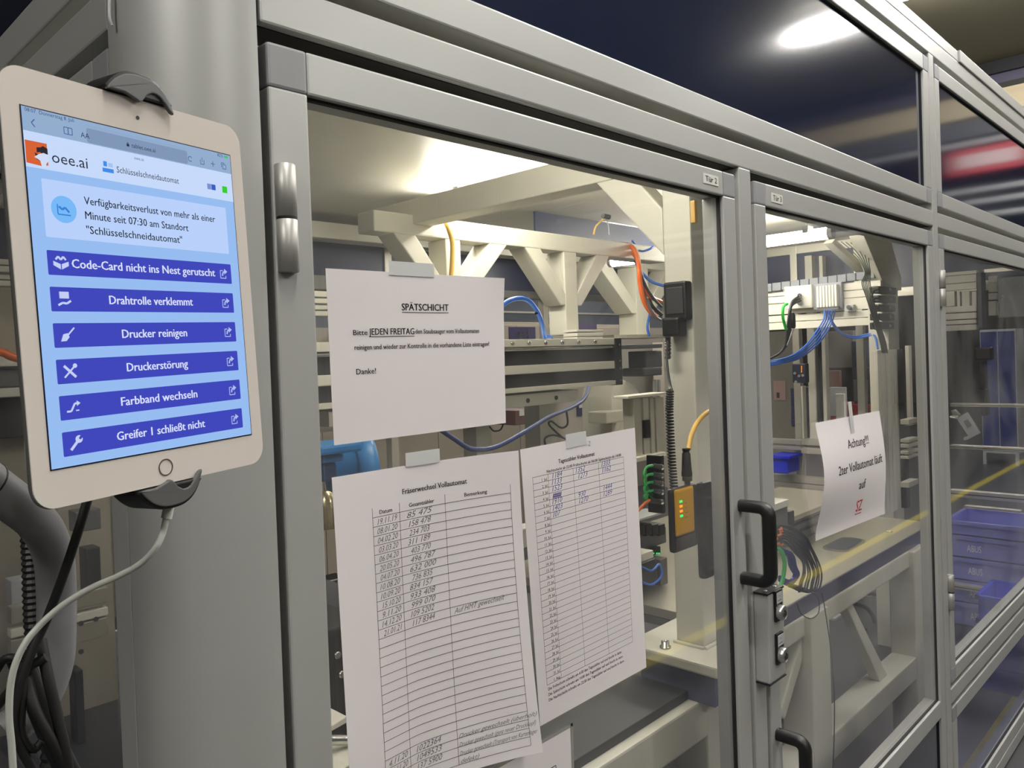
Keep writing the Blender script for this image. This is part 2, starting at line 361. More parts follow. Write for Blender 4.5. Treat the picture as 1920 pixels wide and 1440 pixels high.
# label plates "Tür 2", "Tür 3"
def plate(t, px, s):
    (xa, za), (xb, zb) = [(P(q[0], q[1], YF).x, P(q[0], q[1], YF).z) for q in px]
    B(xa, xb, YF-.0012, YF, zb, za).build('label_plate', mat('label_white', (214, 214, 206), .5, var=.01), t, .0003, label='small white name label')
    off = wloc(t)
    text(t, s, xa+(xb-xa)*.12, xb-(xb-xa)*.12, zb+(za-zb)*.24, (za-zb)*.55, INK, lambda x, z: Vector((x, YF-.0016, z))-off, bold=.005)
plate(d2, ((1318, 324), (1346.5, 350)), 'Tür 2'); plate(d3, ((1445.5, 361), (1467, 384)), 'Tür 3')
# ---------------- handles
def handle(dr, label, x, zt, zb, out=.062):
    t = dr; r = .019
    y1 = YF-out; pts = [(YF, zt)]
    for i in range(9): a = i/8*math.pi/2; pts.append((y1+r-r*math.sin(a)*1.0, zt-r+r*math.cos(a)))
    for i in range(9): a = i/8*math.pi/2; pts.append((y1+r-r*math.cos(a), zb+r-r*math.sin(a)))
    pts.append((YF, zb))
    # D section: sweep a rounded rectangle 22 x 16 mm in the plane x = const
    vs = []; m = len(pts); fs = []
    for i, (y, z) in enumerate(pts):
        a = Vector(pts[max(i-1, 0)]); b = Vector(pts[min(i+1, m-1)]); d = (b-a).normalized(); nn = Vector((-d.y, d.x))
        for k in range(12):
            t_ = 2*math.pi*k/12; cxk = math.copysign(abs(math.cos(t_))**.55, math.cos(t_))*.0125; cnk = math.copysign(abs(math.sin(t_))**.55, math.sin(t_))*.0125
            vs.append((x+cxk, y+nn.x*cnk, z+nn.y*cnk))
    for i in range(m-1):
        for k in range(12): fs.append((i*12+k, i*12+(k+1) % 12, (i+1)*12+(k+1) % 12, (i+1)*12+k))
    mb = MB(); mb.add(vs, fs, True); mb.add(vs[:12], [list(range(12))]); mb.add(vs[-12:], [list(range(12))])
    h_ = mb.build('handle', BLACK, t, label=label)
    for z in (zt, zb): MB().lathe((x, YF, z), (0, -1, 0), [(.013, 0), (.013, .003), (.011, .004)], 16).build('foot', BLACK, h_)
    return h_
handle(d2, 'black D handle', 1.515, -.330, -.482)
handle(d3, 'black D handle', 1.651, -.862, -1.01)
# ---------------- key switch box
kb = thing('key_switch_box', 'aluminium box with two silver key switches fixed beside the D handle', 'switch box', (1.60, YF, -.72))
xa, xb, ya, za, zb = 1.558, 1.634, .768, -.525, -.714
B(xa, xb, ya, YF, zb, za).build('box_body', ALU, kb, .004)
B(xa+.0002, xa+.0008, .776, .777, zb, za).build('groove', DARK, kb)
B(xa-.001, xb+.001, ya-.001, YF, za, za+.004).build('top_cap', BLACK, kb, .001)
B(xa-.001, xb+.001, ya-.001, YF, zb-.003, zb).build('bottom_cap', BLACK, kb, .001)
for sx in (.016, .06):
    MB().lathe((xa+sx, ya+.012, za+.004), (0, 0, 1), [(.005, 0), (.005, .0015), (.003, .0022)], 14).build('screw', STEEL, kb)
for zc in (P(1472, 1143, .76).z, P(1476, 1221, .76).z):
    xk = .5*(xa+xb)+.004
    k = B(xk-.0155, xk+.0155, ya-.006, ya, zc-.019, zc+.047).build('switch_plate', BLACK, kb, .0015)
    B(xk-.0125, xk+.0125, ya-.0068, ya-.006, zc+.020, zc+.043).build('label_card', PALE, k, .0003)
    off = wloc(k)
    text(k, 'Tür', xk-.007, xk+.007, zc+.033, .0045, PENK, lambda x, z, o=off, yy=ya-.0072: Vector((x, yy, z))-o)
    B(xk-.009, xk+.008, ya-.0071, ya-.0068, zc+.0250, zc+.0272).build('faded_print', PENK, k)
    kn = MB().lathe((xk, ya-.006, zc), (0, -1, 0), [(.016, 0), (.0165, .004), (.0155, .010), (.0135, .012), (.0125, .0115), (.0125, .0112)], 28).build('key_knob', mat('brushed_chrome', (190, 191, 190), .28, .85, .03, 40), kb)
    mb = MB(); yy = ya-.0182
    for l in (((-.006, .001), (-.006, -.006)), ((-.006, -.006), (.006, -.006)), ((.006, -.006), (.006, .002)), ((0, -.006), (0, .006)), ((0, .007), (-.003, .003)), ((0, .007), (.003, .003)), ((-.006, .001), (-.003, -.002))):
        (a, b), (c, d) = l; mb.bar((xk+a, yy, zc+b), (xk+c, yy, zc+d), .0011, .0011, (0, 1, 0))
    mb.build('engraved_mark', INK, kn)

# ================================================================== PAPERS
def paper_mesh(fmap, w, h, nu=16, nv=16, th=.0003):
    mb = MB(); vs = []
    for lift in (0, -th):
        for j in range(nv+1):
            for i in range(nu+1): vs.append(fmap(w*i/nu, -h*j/nv, lift))
    n = (nu+1)*(nv+1); fs = []
    for j in range(nv):
        for i in range(nu):
            a = j*(nu+1)+i; fs.append((a, a+1, a+nu+2, a+nu+1)); fs.append((n+a, n+a+nu+1, n+a+nu+2, n+a+1))
    mb.add(vs, fs, True); ed = []
    for i in range(nu):
        ed.append((i, n+i, n+i+1, i+1)); a = nv*(nu+1)+i; ed.append((a, a+1, n+a+1, n+a))
    for j in range(nv):
        a = j*(nu+1); ed.append((a, a+nu+1, n+a+nu+1, n+a)); a += nu; ed.append((a, n+a, n+a+nu+1, a+nu+1))
    for q in ed: mb.add([vs[k] for k in q], [(0, 1, 2, 3)])
    return mb
def make_paper(name, label, w, h, corners, liftf, lines=(), nu=16, nv=16, cat='notice', group='paper notices on the doors', y0=YF+.0105):
    # corners: (x,z) TL TR BR BL on the glass; liftf(u,v) distance towards the room
    TL, TR, BR, BL = [Vector(c) for c in corners]
    t = thing(name, label, cat, (TL.x, y0, BL.y), group); off = wloc(t)
    def fmap(x, z, lift=0):
        u = x/w; v = -z/h; q = TL*(1-u)*(1-v)+TR*u*(1-v)+BR*u*v+BL*(1-u)*v
        return Vector((q.x, y0-liftf(u, v)-lift, q.y))-off
    paper_mesh(lambda x, z, l: fmap(x, z, l+.0004), w, h, nu, nv).build('sheet', PAPER, t, local=True)
    fm = lambda x, z: fmap(x, z, .0007)
    if lines:
        mb = MB()
        for x0, z0, x1, z1, th in lines:
            n = max(1, int(math.hypot(x1-x0, z1-z0)/.012))
            dx, dz = x1-x0, z1-z0; L = math.hypot(dx, dz); nx, nz = -dz/L*th/2, dx/L*th/2; vs = []
            for i in range(n+1):
                a = i/n; vs += [fm(x0+dx*a+nx, z0+dz*a+nz), fm(x0+dx*a-nx, z0+dz*a-nz)]
            mb.add(vs, [(2*i, 2*i+1, 2*i+3, 2*i+2) for i in range(n)])
        mb.build('ruled_lines', INKG, t, local=True)
    return t, fm, fmap
def tape(t, fmap, x0, x1, z0, z1, label=None):
    mb = MB(); mb.add([fmap(x0, z0, .0012), fmap(x1, z0, .0012), fmap(x1, z1, .0012), fmap(x0, z1, .0012), fmap(x0, z0, .0009), fmap(x1, z0, .0009), fmap(x1, z1, .0009), fmap(x0, z1, .0009)],
        [(0, 1, 2, 3), (7, 6, 5, 4), (0, 4, 5, 1), (1, 5, 6, 2), (2, 6, 7, 3), (3, 7, 4, 0)])
    mb.build('tape_strip', TAPE, t, local=True)
G = lambda px, py, Y=YF+.0105: (P(px, py, Y).x, P(px, py, Y).z)
# -- Spätschicht notice
t, fm, fmp = make_paper('paper_notice', 'landscape white late-shift notice, topmost on the first glass door', .297, .21,
    [G(610, 503), G(943, 522), G(948, 793), G(626, 835)], lambda u, v: .003*max(0, u-.85)/.15*max(0, .2-v)/.2)
text(t, 'SPÄTSCHICHT', .1105, .190, -.0485, .0088, INK, fm, bold=.012)
text(t, 'Bitte', .0345, .0555, -.0795, .0062, INK, fm, bold=.008)
text(t, 'JEDEN FREITAG', .058, .1295, -.0795, .0080, INK, fm, bold=.010)
text(t, 'den Staubsauger vom Vollautomaten', .1315, .2465, -.0787, .0060, INK, fm, bold=.008)
text(t, 'reinigen und wieder zur Kontrolle in die vorhandene Liste eintragen!', .0355, .2655, -.0975, .0061, INK, fm, bold=.008)
text(t, 'Danke!', .0365, .066, -.1275, .0068, INK, fm, bold=.008)
for x0, x1, z in ((.1105, .190, -.0515), (.058, .1295, -.0822)):
    mb = MB(); mb.add([fm(x0, z), fm(x1, z), fm(x1, z+.0008), fm(x0, z+.0008)], [(0, 1, 2, 3)]); mb.build('underline', INK, t, local=True)
tape(t, fmp, .092, .166, -.004, .014)
# -- Fräserwechsel sheet (A3, edge lifting)
def liftF(u, v):
    s = max(0, (u-.35)/.65); return .001+.028*s*s+.026*v*v*s**1.2+.012*v*(max(0, .4-u)/.4)
rows = []; W, H_ = .297, .42
c = [.056, .099, .174, .281]; top = -.058; rowh = .01165; nrow = 30
for i in range(nrow+1): rows.append((c[0], top-i*rowh, c[3], top-i*rowh, .0006))
zb = top-nrow*rowh
for x in c: rows.append((x, top+.012, x, zb, .0006))
t, fm, fmp = make_paper('paper_list', 'tall handwritten cutter-change list with its lower edge curling away', W, H_,
    [(.5285, -.1385), (.826, -.1375), (.827, -.568), (.531, -.560)], liftF, rows, 26, 26)
text(t, 'Fräserwechsel Vollautomat', .105, .211, -.036, .0068, INK, fm, bold=.012)
text(t, 'Datum', .067, .087, -.055, .0050, INK, fm, bold=.010)
text(t, 'Gesamtzähler', .115, .156, -.054, .0050, INK, fm, bold=.010)
text(t, 'Bemerkung', .206, .243, -.0535, .0050, INK, fm, bold=.010)
dates = ['19.11.19', '08.01.20', '04.02.20', '03.03.20', '06.04.20', '20.05.20', '04.07.20', '10.08.20', '10.09.20', '15.10.20', '9.11.20', '14.12.20', '21.01.21']
nums = ['85 475', '158 478', '234 703', '311 189', '403 770', '496 787', '632 000', '736 835', '834 157', '933 408', '999 070', '109 5202', '117 8344']
for i, (a, b) in enumerate(zip(dates, nums)):
    z = top-(i+.86)*rowh
    text(t, a, .062+random.uniform(0, .003), .095, z, .0072, PENK, fm, 'handwriting', bold=-.008, shear=.35, rot=.05)
    text(t, b, .113+random.uniform(-.003, .003), .153+random.uniform(-.006, .003), z, .0075, PENK, fm, 'handwriting', bold=-.008, shear=.35, rot=.05)
text(t, 'Auf HMT gewechselt', .180, .262, top-12.8*rowh, .0070, PENK, fm, 'handwriting', bold=-.01, shear=.5, rot=.05)
for i, (a, b, cmt, x1) in enumerate((('4.11.20', '1022364', 'Drucker gewechselt (überholt)', .298), ('05.11.20', '1049533', 'Drucker gewechselt (ganz neuer Druckkopf)', .295), ('11.01.21', '137 5900', 'Drucker gewechselt (Transport von Kartenlager', .296))):
    z = top-(i+26.86)*rowh
    text(t, a, .062, .095, z, .0072, PENK, fm, 'handwriting', bold=-.008, shear=.35, rot=.05)
    text(t, b, .110, .150, z, .0078, PENK, fm, 'handwriting', bold=-.008, shear=.35, rot=.05)
    text(t, cmt, .176, x1-.003, z-.002+rowh*.0, .0058, PENK, fm, 'handwriting', bold=-.012, shear=.5, rot=.03)
text(t, 'defekt)', .177, .205, top-29.9*rowh, .0060, PENK, fm, 'handwriting', bold=-.012, shear=.5)
tape(t, fmp, .112, .168, -.002, .016)
# -- Tageszähler sheet
rows = []; c = [.0225, .058, .120, .187, .258]; top = -.0455; rowh = .00995; nrow = 32
for i in range(nrow+1): rows.append((c[0], top-i*rowh, c[4], top-i*rowh, .0005))
for x in c: rows.append((x, top, x, top-nrow*rowh, .0005))
t, fm, fmp = make_paper('paper_list', 'day-counter list with a page of dated rows, next to the curling list', W, H_,
    [G(975, 843), G(1190, 802), G(1208, 1250), (P(1013, 1362, YF+.01).x, P(1013, 1362, YF+.01).z)], lambda u, v: .004*u*v, rows, 14, 14)
text(t, 'Tageszähler Vollautomat', .085, .178, -.0325, .0062, INK, fm, bold=.012)
for s, a, b in (('Nachtschicht ab 22:00', .056, .1185), ('Frühschicht ab 06:00', .1215, .185), ('Spätschicht ab 14:00', .188, .2515)):
    text(t, s, a, b, -.0432, .0044, INK, fm, bold=.008)
for i in range(32):
    s = ('%d. Jul.' % (i+1)) if i < 31 else '1. Aug.'
    text(t, s, .0565-(.0165 if i > 8 else .0135), .0565, top-(i+.9)*rowh, .0044, INK, fm)
for (col_, row, s) in ((.068, 0, '1184'), (.066, 1, '1133'), (.066, 2, '1523'), (.064, 4, '1910'), (.064, 5, '1403'), (.064, 6, '107'), (.126, 0, '1352'), (.132, 1, '1273'), (.130, 4, '930'), (.130, 5, '1270'), (.195, 0, '1333'), (.196, 1, '1162'), (.197, 4, '1444'), (.196, 5, '1289')):
    text(t, s, col_, col_+.0062*len(s), top-(row+.85)*rowh, .0085, PENB, fm, 'handwriting', bold=-.006, shear=.3, rot=.04)
text(t, '#####', .066, .088, top-3.85*rowh, .008, mat('blue_scribble', (70, 62, 160), .8, var=0), fm, 'scribble', bold=.01, shear=.3)
for i, s in enumerate(('Die Frühschicht schreibt um 6:00 den Tageszähler auf und löscht in dann.', 'Die Spätschicht schreibt um 14:00 den Tageszähler auf und löscht in dann.', 'Die Nachtschicht schreibt um 22:00 den Tageszähler auf und löscht in dann.')):
    text(t, s, .0245, .224+.003*i, -.373-.0085*i, .0044, INK, fm, bold=.004)
text(t, '2', .1625, .1685, -.0155, .008, PENK, fm, 'page_number', shear=.2)
tape(t, fmp, .106, .158, -.012, .010)
# -- lower sheet in a sleeve
c0 = G(1068, 1364, YF+.0105)
t, fm, fmp = make_paper('paper_sleeve', 'white form in a clear sleeve, lowest on the first glass door', .30, .21,
    [(c0[0]-.30, c0[1]+.001), (c0[0], c0[1]), (c0[0], c0[1]-.21), (c0[0]-.30, c0[1]-.21)], lambda u, v: .001, [(.04, -.045, .262, -.045, .0014), (.262, -.045, .262, -.2, .0014), (.04, -.045, .04, -.2, .0014)], 6, 6)
mb = MB()
for (a, b, c_, d) in ((-.01, .306, .001, .006), (.3005, .306, -.21, .006)):
    q = [fmp(a, c_, .0008), fmp(b, c_, .0008), fmp(b, d, .0008), fmp(a, d, .0008)]; mb.add(q, [(0, 1, 2, 3)])
mb.build('sleeve_edge', mat('sleeve_plastic', (150, 148, 142), .3), t, local=True)
# -- Achtung notice
def liftS(u, v): return .022*max(0, math.sin(math.pi*min(1, max(0, v)*1.05)))**1.3*(1-.55*u)+.004*(1-v)*(1-u)
t, fm, fmp = make_paper('paper_notice', 'white warning notice with red initials curling off the middle door glass', .44, .297,
    [(1.918, -.193), (2.372, -.197), (2.392, -.497), (1.908, -.483)], liftS, (), 20, 24, cat='notice')
text(t, 'Achtung!!!', .172, .322, -.0815, .0225, INK, fm, bold=.012)
text(t, '2ter Vollautomat läuft', .092, .412, -.143, .0235, INK, fm, bold=.012)
text(t, 'auf', .235, .282, -.198, .0235, INK, fm, bold=.012)
text(t, 'SZ', .232, .272, -.260, .030, RED, fm, 'red_lettering', bold=.012)
mb = MB(); mb.add([fm(.228, -.268), fm(.270, -.268), fm(.270, -.2655), fm(.228, -.2655)], [(0, 1, 2, 3)]); mb.build('underline', RED, t, local=True)
tape(t, fmp, .208, .232, -.045, .040)
# ================================================================== TABLET
ca, sa = [math.cos(R(a)) for a in (-1.28132, -1.549077, 17.434822)], [math.sin(R(a)) for a in (-1.28132, -1.549077, 17.434822)]
Rz = Matrix.Rotation(R(17.434822), 3, 'Z'); Rx = Matrix.Rotation(R(-1.28132), 3, 'X'); Ry = Matrix.Rotation(R(-1.549077), 3, 'Y')
RT = (Rz@Rx@Ry); TC = Vector((.20141137, .50059374, .04733711))
def T3(x, y, z): return TC+RT@Vector((x, y, z))          # tablet coordinates (metres) to scene
tb = thing('tablet', 'white tablet with a blue and white list of fault buttons on its screen', 'tablet', TC)
tb.rotation_euler = RT.to_euler()
def rrect(x0, x1, z0, z1, r, n=6):
    o = []
    for cx_, cz_, a0 in ((x1-r, z1-r, 0), (x0+r, z1-r, 90), (x0+r, z0+r, 180), (x1-r, z0+r, 270)):
        for i in range(n+1): a = R(a0+90*i/n); o.append((cx_+r*math.cos(a), cz_+r*math.sin(a)))
    return o
def lay(y, x0, x1, z0, z1, m, name, r=0, parent=None, th=.00015):
    k = .001
    mb = MB().prism(rrect(x0*k, x1*k, z0*k, z1*k, r*k) if r else [(x0*k, z0*k), (x1*k, z0*k), (x1*k, z1*k), (x0*k, z1*k)], y, y+th)
    return mb.build(name, m, parent or tb, local=True)
MB().prism(rrect(-.0848, .0848, -.1200, .1200, .0125, 8), .0002, .0010).build('front_glass', mat('tablet_white_front', (222, 214, 206), .15, 0, .01, 10, coat=.5), tb, local=True)
b_ = MB(); prof = rrect(-.0848, .0848, -.1200, .1200, .0125, 8)
levels = [(.0010, 1.0), (.0030, 1.004), (.0058, .99), (.0071, .955)]; vs = []; n = len(prof)
for y, s in levels: vs += [(a*s if s <= 1 else a+math.copysign(.0004, a), y, c_*s if s <= 1 else c_+math.copysign(.0004, c_)) for a, c_ in prof]
b_.add(vs, [(k*n+i, k*n+(i+1) % n, (k+1)*n+(i+1) % n, (k+1)*n+i) for k in range(3) for i in range(n)], True); b_.add(vs[-n:], [list(range(n))])
b_.build('metal_back', mat('tablet_silver', (200, 198, 196), .25, .85, .02, 30), tb, local=True)
lay(-.0001, -74.6, 74.6, -99.2, 99.2, mat('screen_border', (12, 14, 34), .3, var=0), 'screen_border', parent=tb, th=.0003)
scr = lay(-.0003, -73.9, 73.9, -98.5, 98.5, screen_mat('ui_background', (150, 188, 240), 1), 'screen')
# children of the screen carry the printed interface
def ui(y, x0, x1, z0, z1, rgb, name='screen_area', r=0, e=1): return lay(y, x0, x1, z0, z1, screen_mat('ui_%d_%d_%d' % rgb, rgb, e), name, r, scr)
ui(-.0004, -73.9, 73.9, 85.5, 98.5, (146, 172, 206), 'status_bar')
ui(-.0005, -36.5, 36, 86, 94.5, (128, 150, 184), 'address_field', 1.5)
ui(-.0004, -73.9, 73.9, 66, 85.5, (198, 217, 250), 'page_header')
ui(-.0004, -66, 66, 28.8, 60.8, (184, 208, 250), 'message_card', .8)
ui(-.0005, -35.6, 35.6, 95.6, 95.9, (138, 160, 194), 'bar_line')
BT = (62, 70, 186)
off0 = Vector((0, 0, 0))
def tmap(y): return lambda x, z: Vector((x*.001, y, z*.001))
def tt(parent, s, x0, x1, z, h, rgb, y=-.0008, name='lettering', bold=0, shear=0):
    text(parent, s, x0, x1, z, h, screen_mat('ui_%d_%d_%d' % rgb, rgb, 1), tmap(y), name, bold, shear)
labels = [('Code-Card nicht ins Nest gerutscht', -52.5, 51.5), ('Drahtrolle verklemmt', -30.7, 30.6), ('Drucker reinigen', -24, 23.9), ('Druckerstörung', -22.6, 22.6), ('Farbband wechseln', -28.4, 28.3), ('Greifer 1 schließt nicht', -33, 32.7)]
ICW = (206, 216, 246)
def icon_mesh(fn, parent, rgb, name='icon'):
    mb = MB(); fn(mb); mb.build(name, screen_mat('ui_%d_%d_%d' % rgb, rgb, 1), parent, local=True)
def seg(mb, pts, wd, y=-.0009):
    for (a, b), (c_, d) in zip(pts, pts[1:]):
        L = math.hypot(c_-a, d-b); nx, nz = -(d-b)/L*wd/2, (c_-a)/L*wd/2
        mb.add([(v[0]*.001, y, v[1]*.001) for v in ((a+nx, b+nz), (a-nx, b-nz), (c_-nx, d-nz), (c_+nx, d+nz))], [(0, 1, 2, 3)])
def polyf(mb, pts, y=-.0009): mb.add([(a*.001, y, b*.001) for a, b in pts], [list(range(len(pts)))])
def disc(mb, x, z, r, y=-.0009, n=16): polyf(mb, [(x+r*math.cos(2*math.pi*i/n), z+r*math.sin(2*math.pi*i/n)) for i in range(n)], y)
for i, (s, a, b) in enumerate(labels):
    zt = 21.5-20.15*i; zbt = zt-13.6; zm = (zt+zbt)/2
    bt = ui(-.0005, -66.5, 66.4, zbt, zt, BT, 'screen_button', .7)
    tt(bt, s, a, b, zm-2.3, 5.0, (214, 222, 248), bold=.012)
    def share(mb, zm=zm):
        seg(mb, [(58.5, zm+2), (56.3, zm+2), (56.3, zm-3.2), (61.0, zm-3.2), (61.0, zm-1.5)], .55)
        seg(mb, [(58, zm-1.6), (58.6, zm+.6), (60, zm+1.5)], 1.1); polyf(mb, [(59.8, zm+3.4), (62.6, zm+1.4), (59.8, zm-.6)])
    icon_mesh(share, bt, (176, 188, 236), 'share_icon')
    def ic(mb, i=i, zm=zm):
        x = -59
        if i == 0:
            polyf(mb, [(x-4.5, zm+1.0), (x-.3, zm-.6), (x-.3, zm-3.6), (x-4.5, zm-1.4)]); polyf(mb, [(x+.3, zm-.6), (x+4.5, zm+1.0), (x+4.5, zm-1.4), (x+.3, zm-3.6)]); seg(mb, [(x-3, zm+1.8), (x-1.5, zm+3.6), (x, zm+1.8), (x+1.5, zm+3.6), (x+3, zm+1.8)], 1.1)
        elif i == 1:
            polyf(mb, [(x-2.6, zm+.4), (x+3, zm+.4), (x+3, zm+4.2), (x-2.6, zm+4.2)]); seg(mb, [(x-3.6, zm-3.4), (x-1, zm-2), (x+1.5, zm-2.4), (x+4, zm-.8)], 1.2)
        elif i == 2:
            seg(mb, [(x+.4, zm), (x+4.6, zm+4.2)], .9); polyf(mb, [(x-3.8, zm-3.4), (x-2.2, zm+.6), (x+.4, zm+1.2), (x+1.4, zm-1), (x-.5, zm-3.2)])
        elif i == 3:
            seg(mb, [(x-3.4, zm+3.2), (x+3.4, zm-3.4)], 1.5); seg(mb, [(x-3.4, zm-3.4), (x+3.2, zm+3)], 1.0); disc(mb, x+3.2, zm+3, 1.3)
        elif i == 4:
            seg(mb, [(x-3.8, zm-2.2), (x-1.2, zm-2.2), (x+1.2, zm+2.0), (x+3, zm+2.0)], 1.1); polyf(mb, [(x+2.4, zm+3.6), (x+4.6, zm+2), (x+2.4, zm+.4)]); seg(mb, [(x+1.6, zm-2), (x+3.6, zm-2)], .7)
        else:
            seg(mb, [(x-3.2, zm-3.6), (x+1.2, zm+1)], 1.6); disc(mb, x+2, zm+2, 2.2)
    icon_mesh(ic, bt, (196, 206, 244))
    if i == 5: icon_mesh(lambda mb, zm=zm: polyf(mb, [(-57.2, zm+2.4), (-55.6, zm+4.6), (-54.2, zm+3.2), (-56.2, zm+1.6)], -.00095), bt, BT, 'icon_notch')
for s, x0, x1, z in (('Verfügbarkeitsverlust von mehr als einer', -41.8, 55.3, 49.6), ('Minute seit 07:30 am Standort', -41.8, 31.8, 41.2), ('"Schlüsselschneidautomat"', -41.8, 26, 32.8)):
    tt(scr, s, x0, x1, z, 4.4, (22, 26, 34), bold=.004)
tt(scr, 'oee.ai', -59.2, -37.6, 70.6, 6.2, (40, 44, 56), name='logo_lettering')
tt(scr, 'Schlüsselschneidautomat', -18.6, 27, 71.6, 3.7, (44, 50, 60))
tt(scr, 'oee.ai', -5.6, 1.2, 81.8, 1.9, (90, 98, 112))
tt(scr, 'tablet.oee.ai', -6.9, 10.6, 88.8, 2.6, (40, 48, 62))
tt(scr, '08:07  Donnerstag 8. Juli', -72.5, -44, 95.9, 2.0, (60, 74, 104)); tt(scr, '82%', 62, 67, 95.9, 2.0, (60, 74, 104)); tt(scr, 'AA', -40.5, -35, 88.2, 3.0, (50, 60, 84))
def logo(mb): polyf(mb, [(-73.7, 80.3), (-61.4, 80.3), (-61.4, 68.4), (-65, 67.4), (-73.7, 68)], -.0006)
icon_mesh(logo, scr, (214, 98, 52), 'orange_logo')
def logo2(mb): polyf(mb, [(-67.5, 77.2), (-65.2, 77.6), (-63.8, 78.6), (-61.3, 77.6), (-61.3, 74.4), (-64.2, 73.6), (-65.6, 75), (-67.6, 74.4)], -.0007); polyf(mb, [(-68.8, 74.2), (-66.4, 73.4), (-66, 70.2), (-67.8, 70.6)], -.0007)
icon_mesh(logo2, scr, (46, 40, 46), 'dark_logo_piece')
def logo3(mb): polyf(mb, [(-69.2, 71.8), (-66.4, 73.8), (-63.8, 74.8), (-61.4, 74.2), (-60.8, 71.2), (-62.6, 69.2), (-63.2, 66.8), (-65.4, 67.4), (-66, 70.2)], -.0008)
icon_mesh(logo3, scr, (208, 220, 244), 'pale_logo_piece')
icon_mesh(lambda mb: disc(mb, -54.4, 45, 7.6, -.0006, 28), scr, (120, 184, 246), 'round_icon')
icon_mesh(lambda mb: (seg(mb, [(-58.2, 47.6), (-58.2, 42), (-50.6, 42)], .7, -.0007), seg(mb, [(-57.4, 46.4), (-55.4, 44.8), (-53.8, 46.2), (-51.4, 43.6)], 1.2, -.0007)), scr, (52, 128, 214), 'chart_icon')
icon_mesh(lambda mb: (polyf(mb, [(-28, 70.6), (-20.6, 70.6), (-20.6, 73), (-28, 73)], -.0006), polyf(mb, [(-27.2, 74), (-24.8, 74), (-24.8, 77), (-27.2, 77)], -.0006)), scr, (64, 140, 230), 'machine_icon')
icon_mesh(lambda mb: polyf(mb, [(-24, 74), (-21, 74), (-21, 76.4), (-24, 76.4)], -.0006), scr, (164, 194, 240), 'machine_icon_top')
icon_mesh(lambda mb: polyf(mb, [(54.6, 71.8), (58.2, 71.8), (58.2, 75.6), (54.6, 75.6)], -.0006), scr, (56, 92, 196), 'language_icon')
icon_mesh(lambda mb: polyf(mb, [(50.9, 71.8), (54.4, 71.8), (54.4, 75.6), (50.9, 75.6)], -.0006), scr, (120, 146, 206), 'language_icon_half')
icon_mesh(lambda mb: polyf(mb, [(64.2, 71.2), (68.7, 71.2), (68.7, 75.8), (64.2, 75.8)], -.0006), scr, (50, 206, 40), 'green_status')
def tools(mb):
    seg(mb, [(-67.4, 92.4), (-69.2, 90.3), (-67.4, 88.2)], .6, -.0007)
    for a in (-50.5, -48): seg(mb, [(a, 88.2), (a+2.4, 88.2), (a+2.4, 92), (a, 92), (a, 88.2)], .45, -.0007)
    seg(mb, [(38+1.6*math.cos(a*.5), 89.8+1.6*math.sin(a*.5)) for a in range(1, 12)], .5, -.0007)
    seg(mb, [(46.6, 91), (46.6, 88), (49.6, 88), (49.6, 91)], .45, -.0007); seg(mb, [(48.1, 89.5), (48.1, 92.6)], .45, -.0007)
    seg(mb, [(55.6, 89.8), (59, 89.8)], .5, -.0007); seg(mb, [(57.3, 88), (57.3, 91.5)], .5, -.0007)
    seg(mb, [(66, 88), (69, 88), (69, 91), (66, 91), (66, 88)], .45, -.0007); seg(mb, [(65, 89), (65, 92), (68, 92)], .45, -.0007)
icon_mesh(tools, scr, (70, 98, 150), 'toolbar_icons')
icon_mesh(lambda mb: (polyf(mb, [(-10.2, 88.9), (-8.4, 88.9), (-8.4, 90.4), (-10.2, 90.4)], -.0007), seg(mb, [(-9.8, 90.4), (-9.3, 91.4), (-8.8, 90.4)], .35, -.0007)), scr, (40, 48, 62), 'lock_icon')
icon_mesh(lambda mb: polyf(mb, [(68, 96), (71.5, 96), (71.5, 97.6), (68, 97.6)], -.0007), scr, (70, 190, 110), 'battery_icon')
MB().lathe((0, .0002, .1086), (0, -1, 0), [(.0012, 0), (.0012, .0003)], 16).build('camera_lens', BLACK, tb, local=True)
hb = MB(); n = 36; ri, ro = .0047, .0053
vs = [(rr_*math.cos(2*math.pi*i/n), y, -.1097+rr_*math.sin(2*math.pi*i/n)) for y in (.0002, -.0002) for rr_ in (ri, ro) for i in range(n)]
fs = []
for i in range(n):
    j = (i+1) % n
    fs += [(2*n+i, 2*n+j, 3*n+j, 3*n+i), (i, j, 2*n+j, 2*n+i), (n+i, 3*n+i, 3*n+j, n+j)]
hb.add(vs, fs); hb.build('home_button_ring', mat('home_ring', (140, 138, 134), .3, .8), tb, local=True)
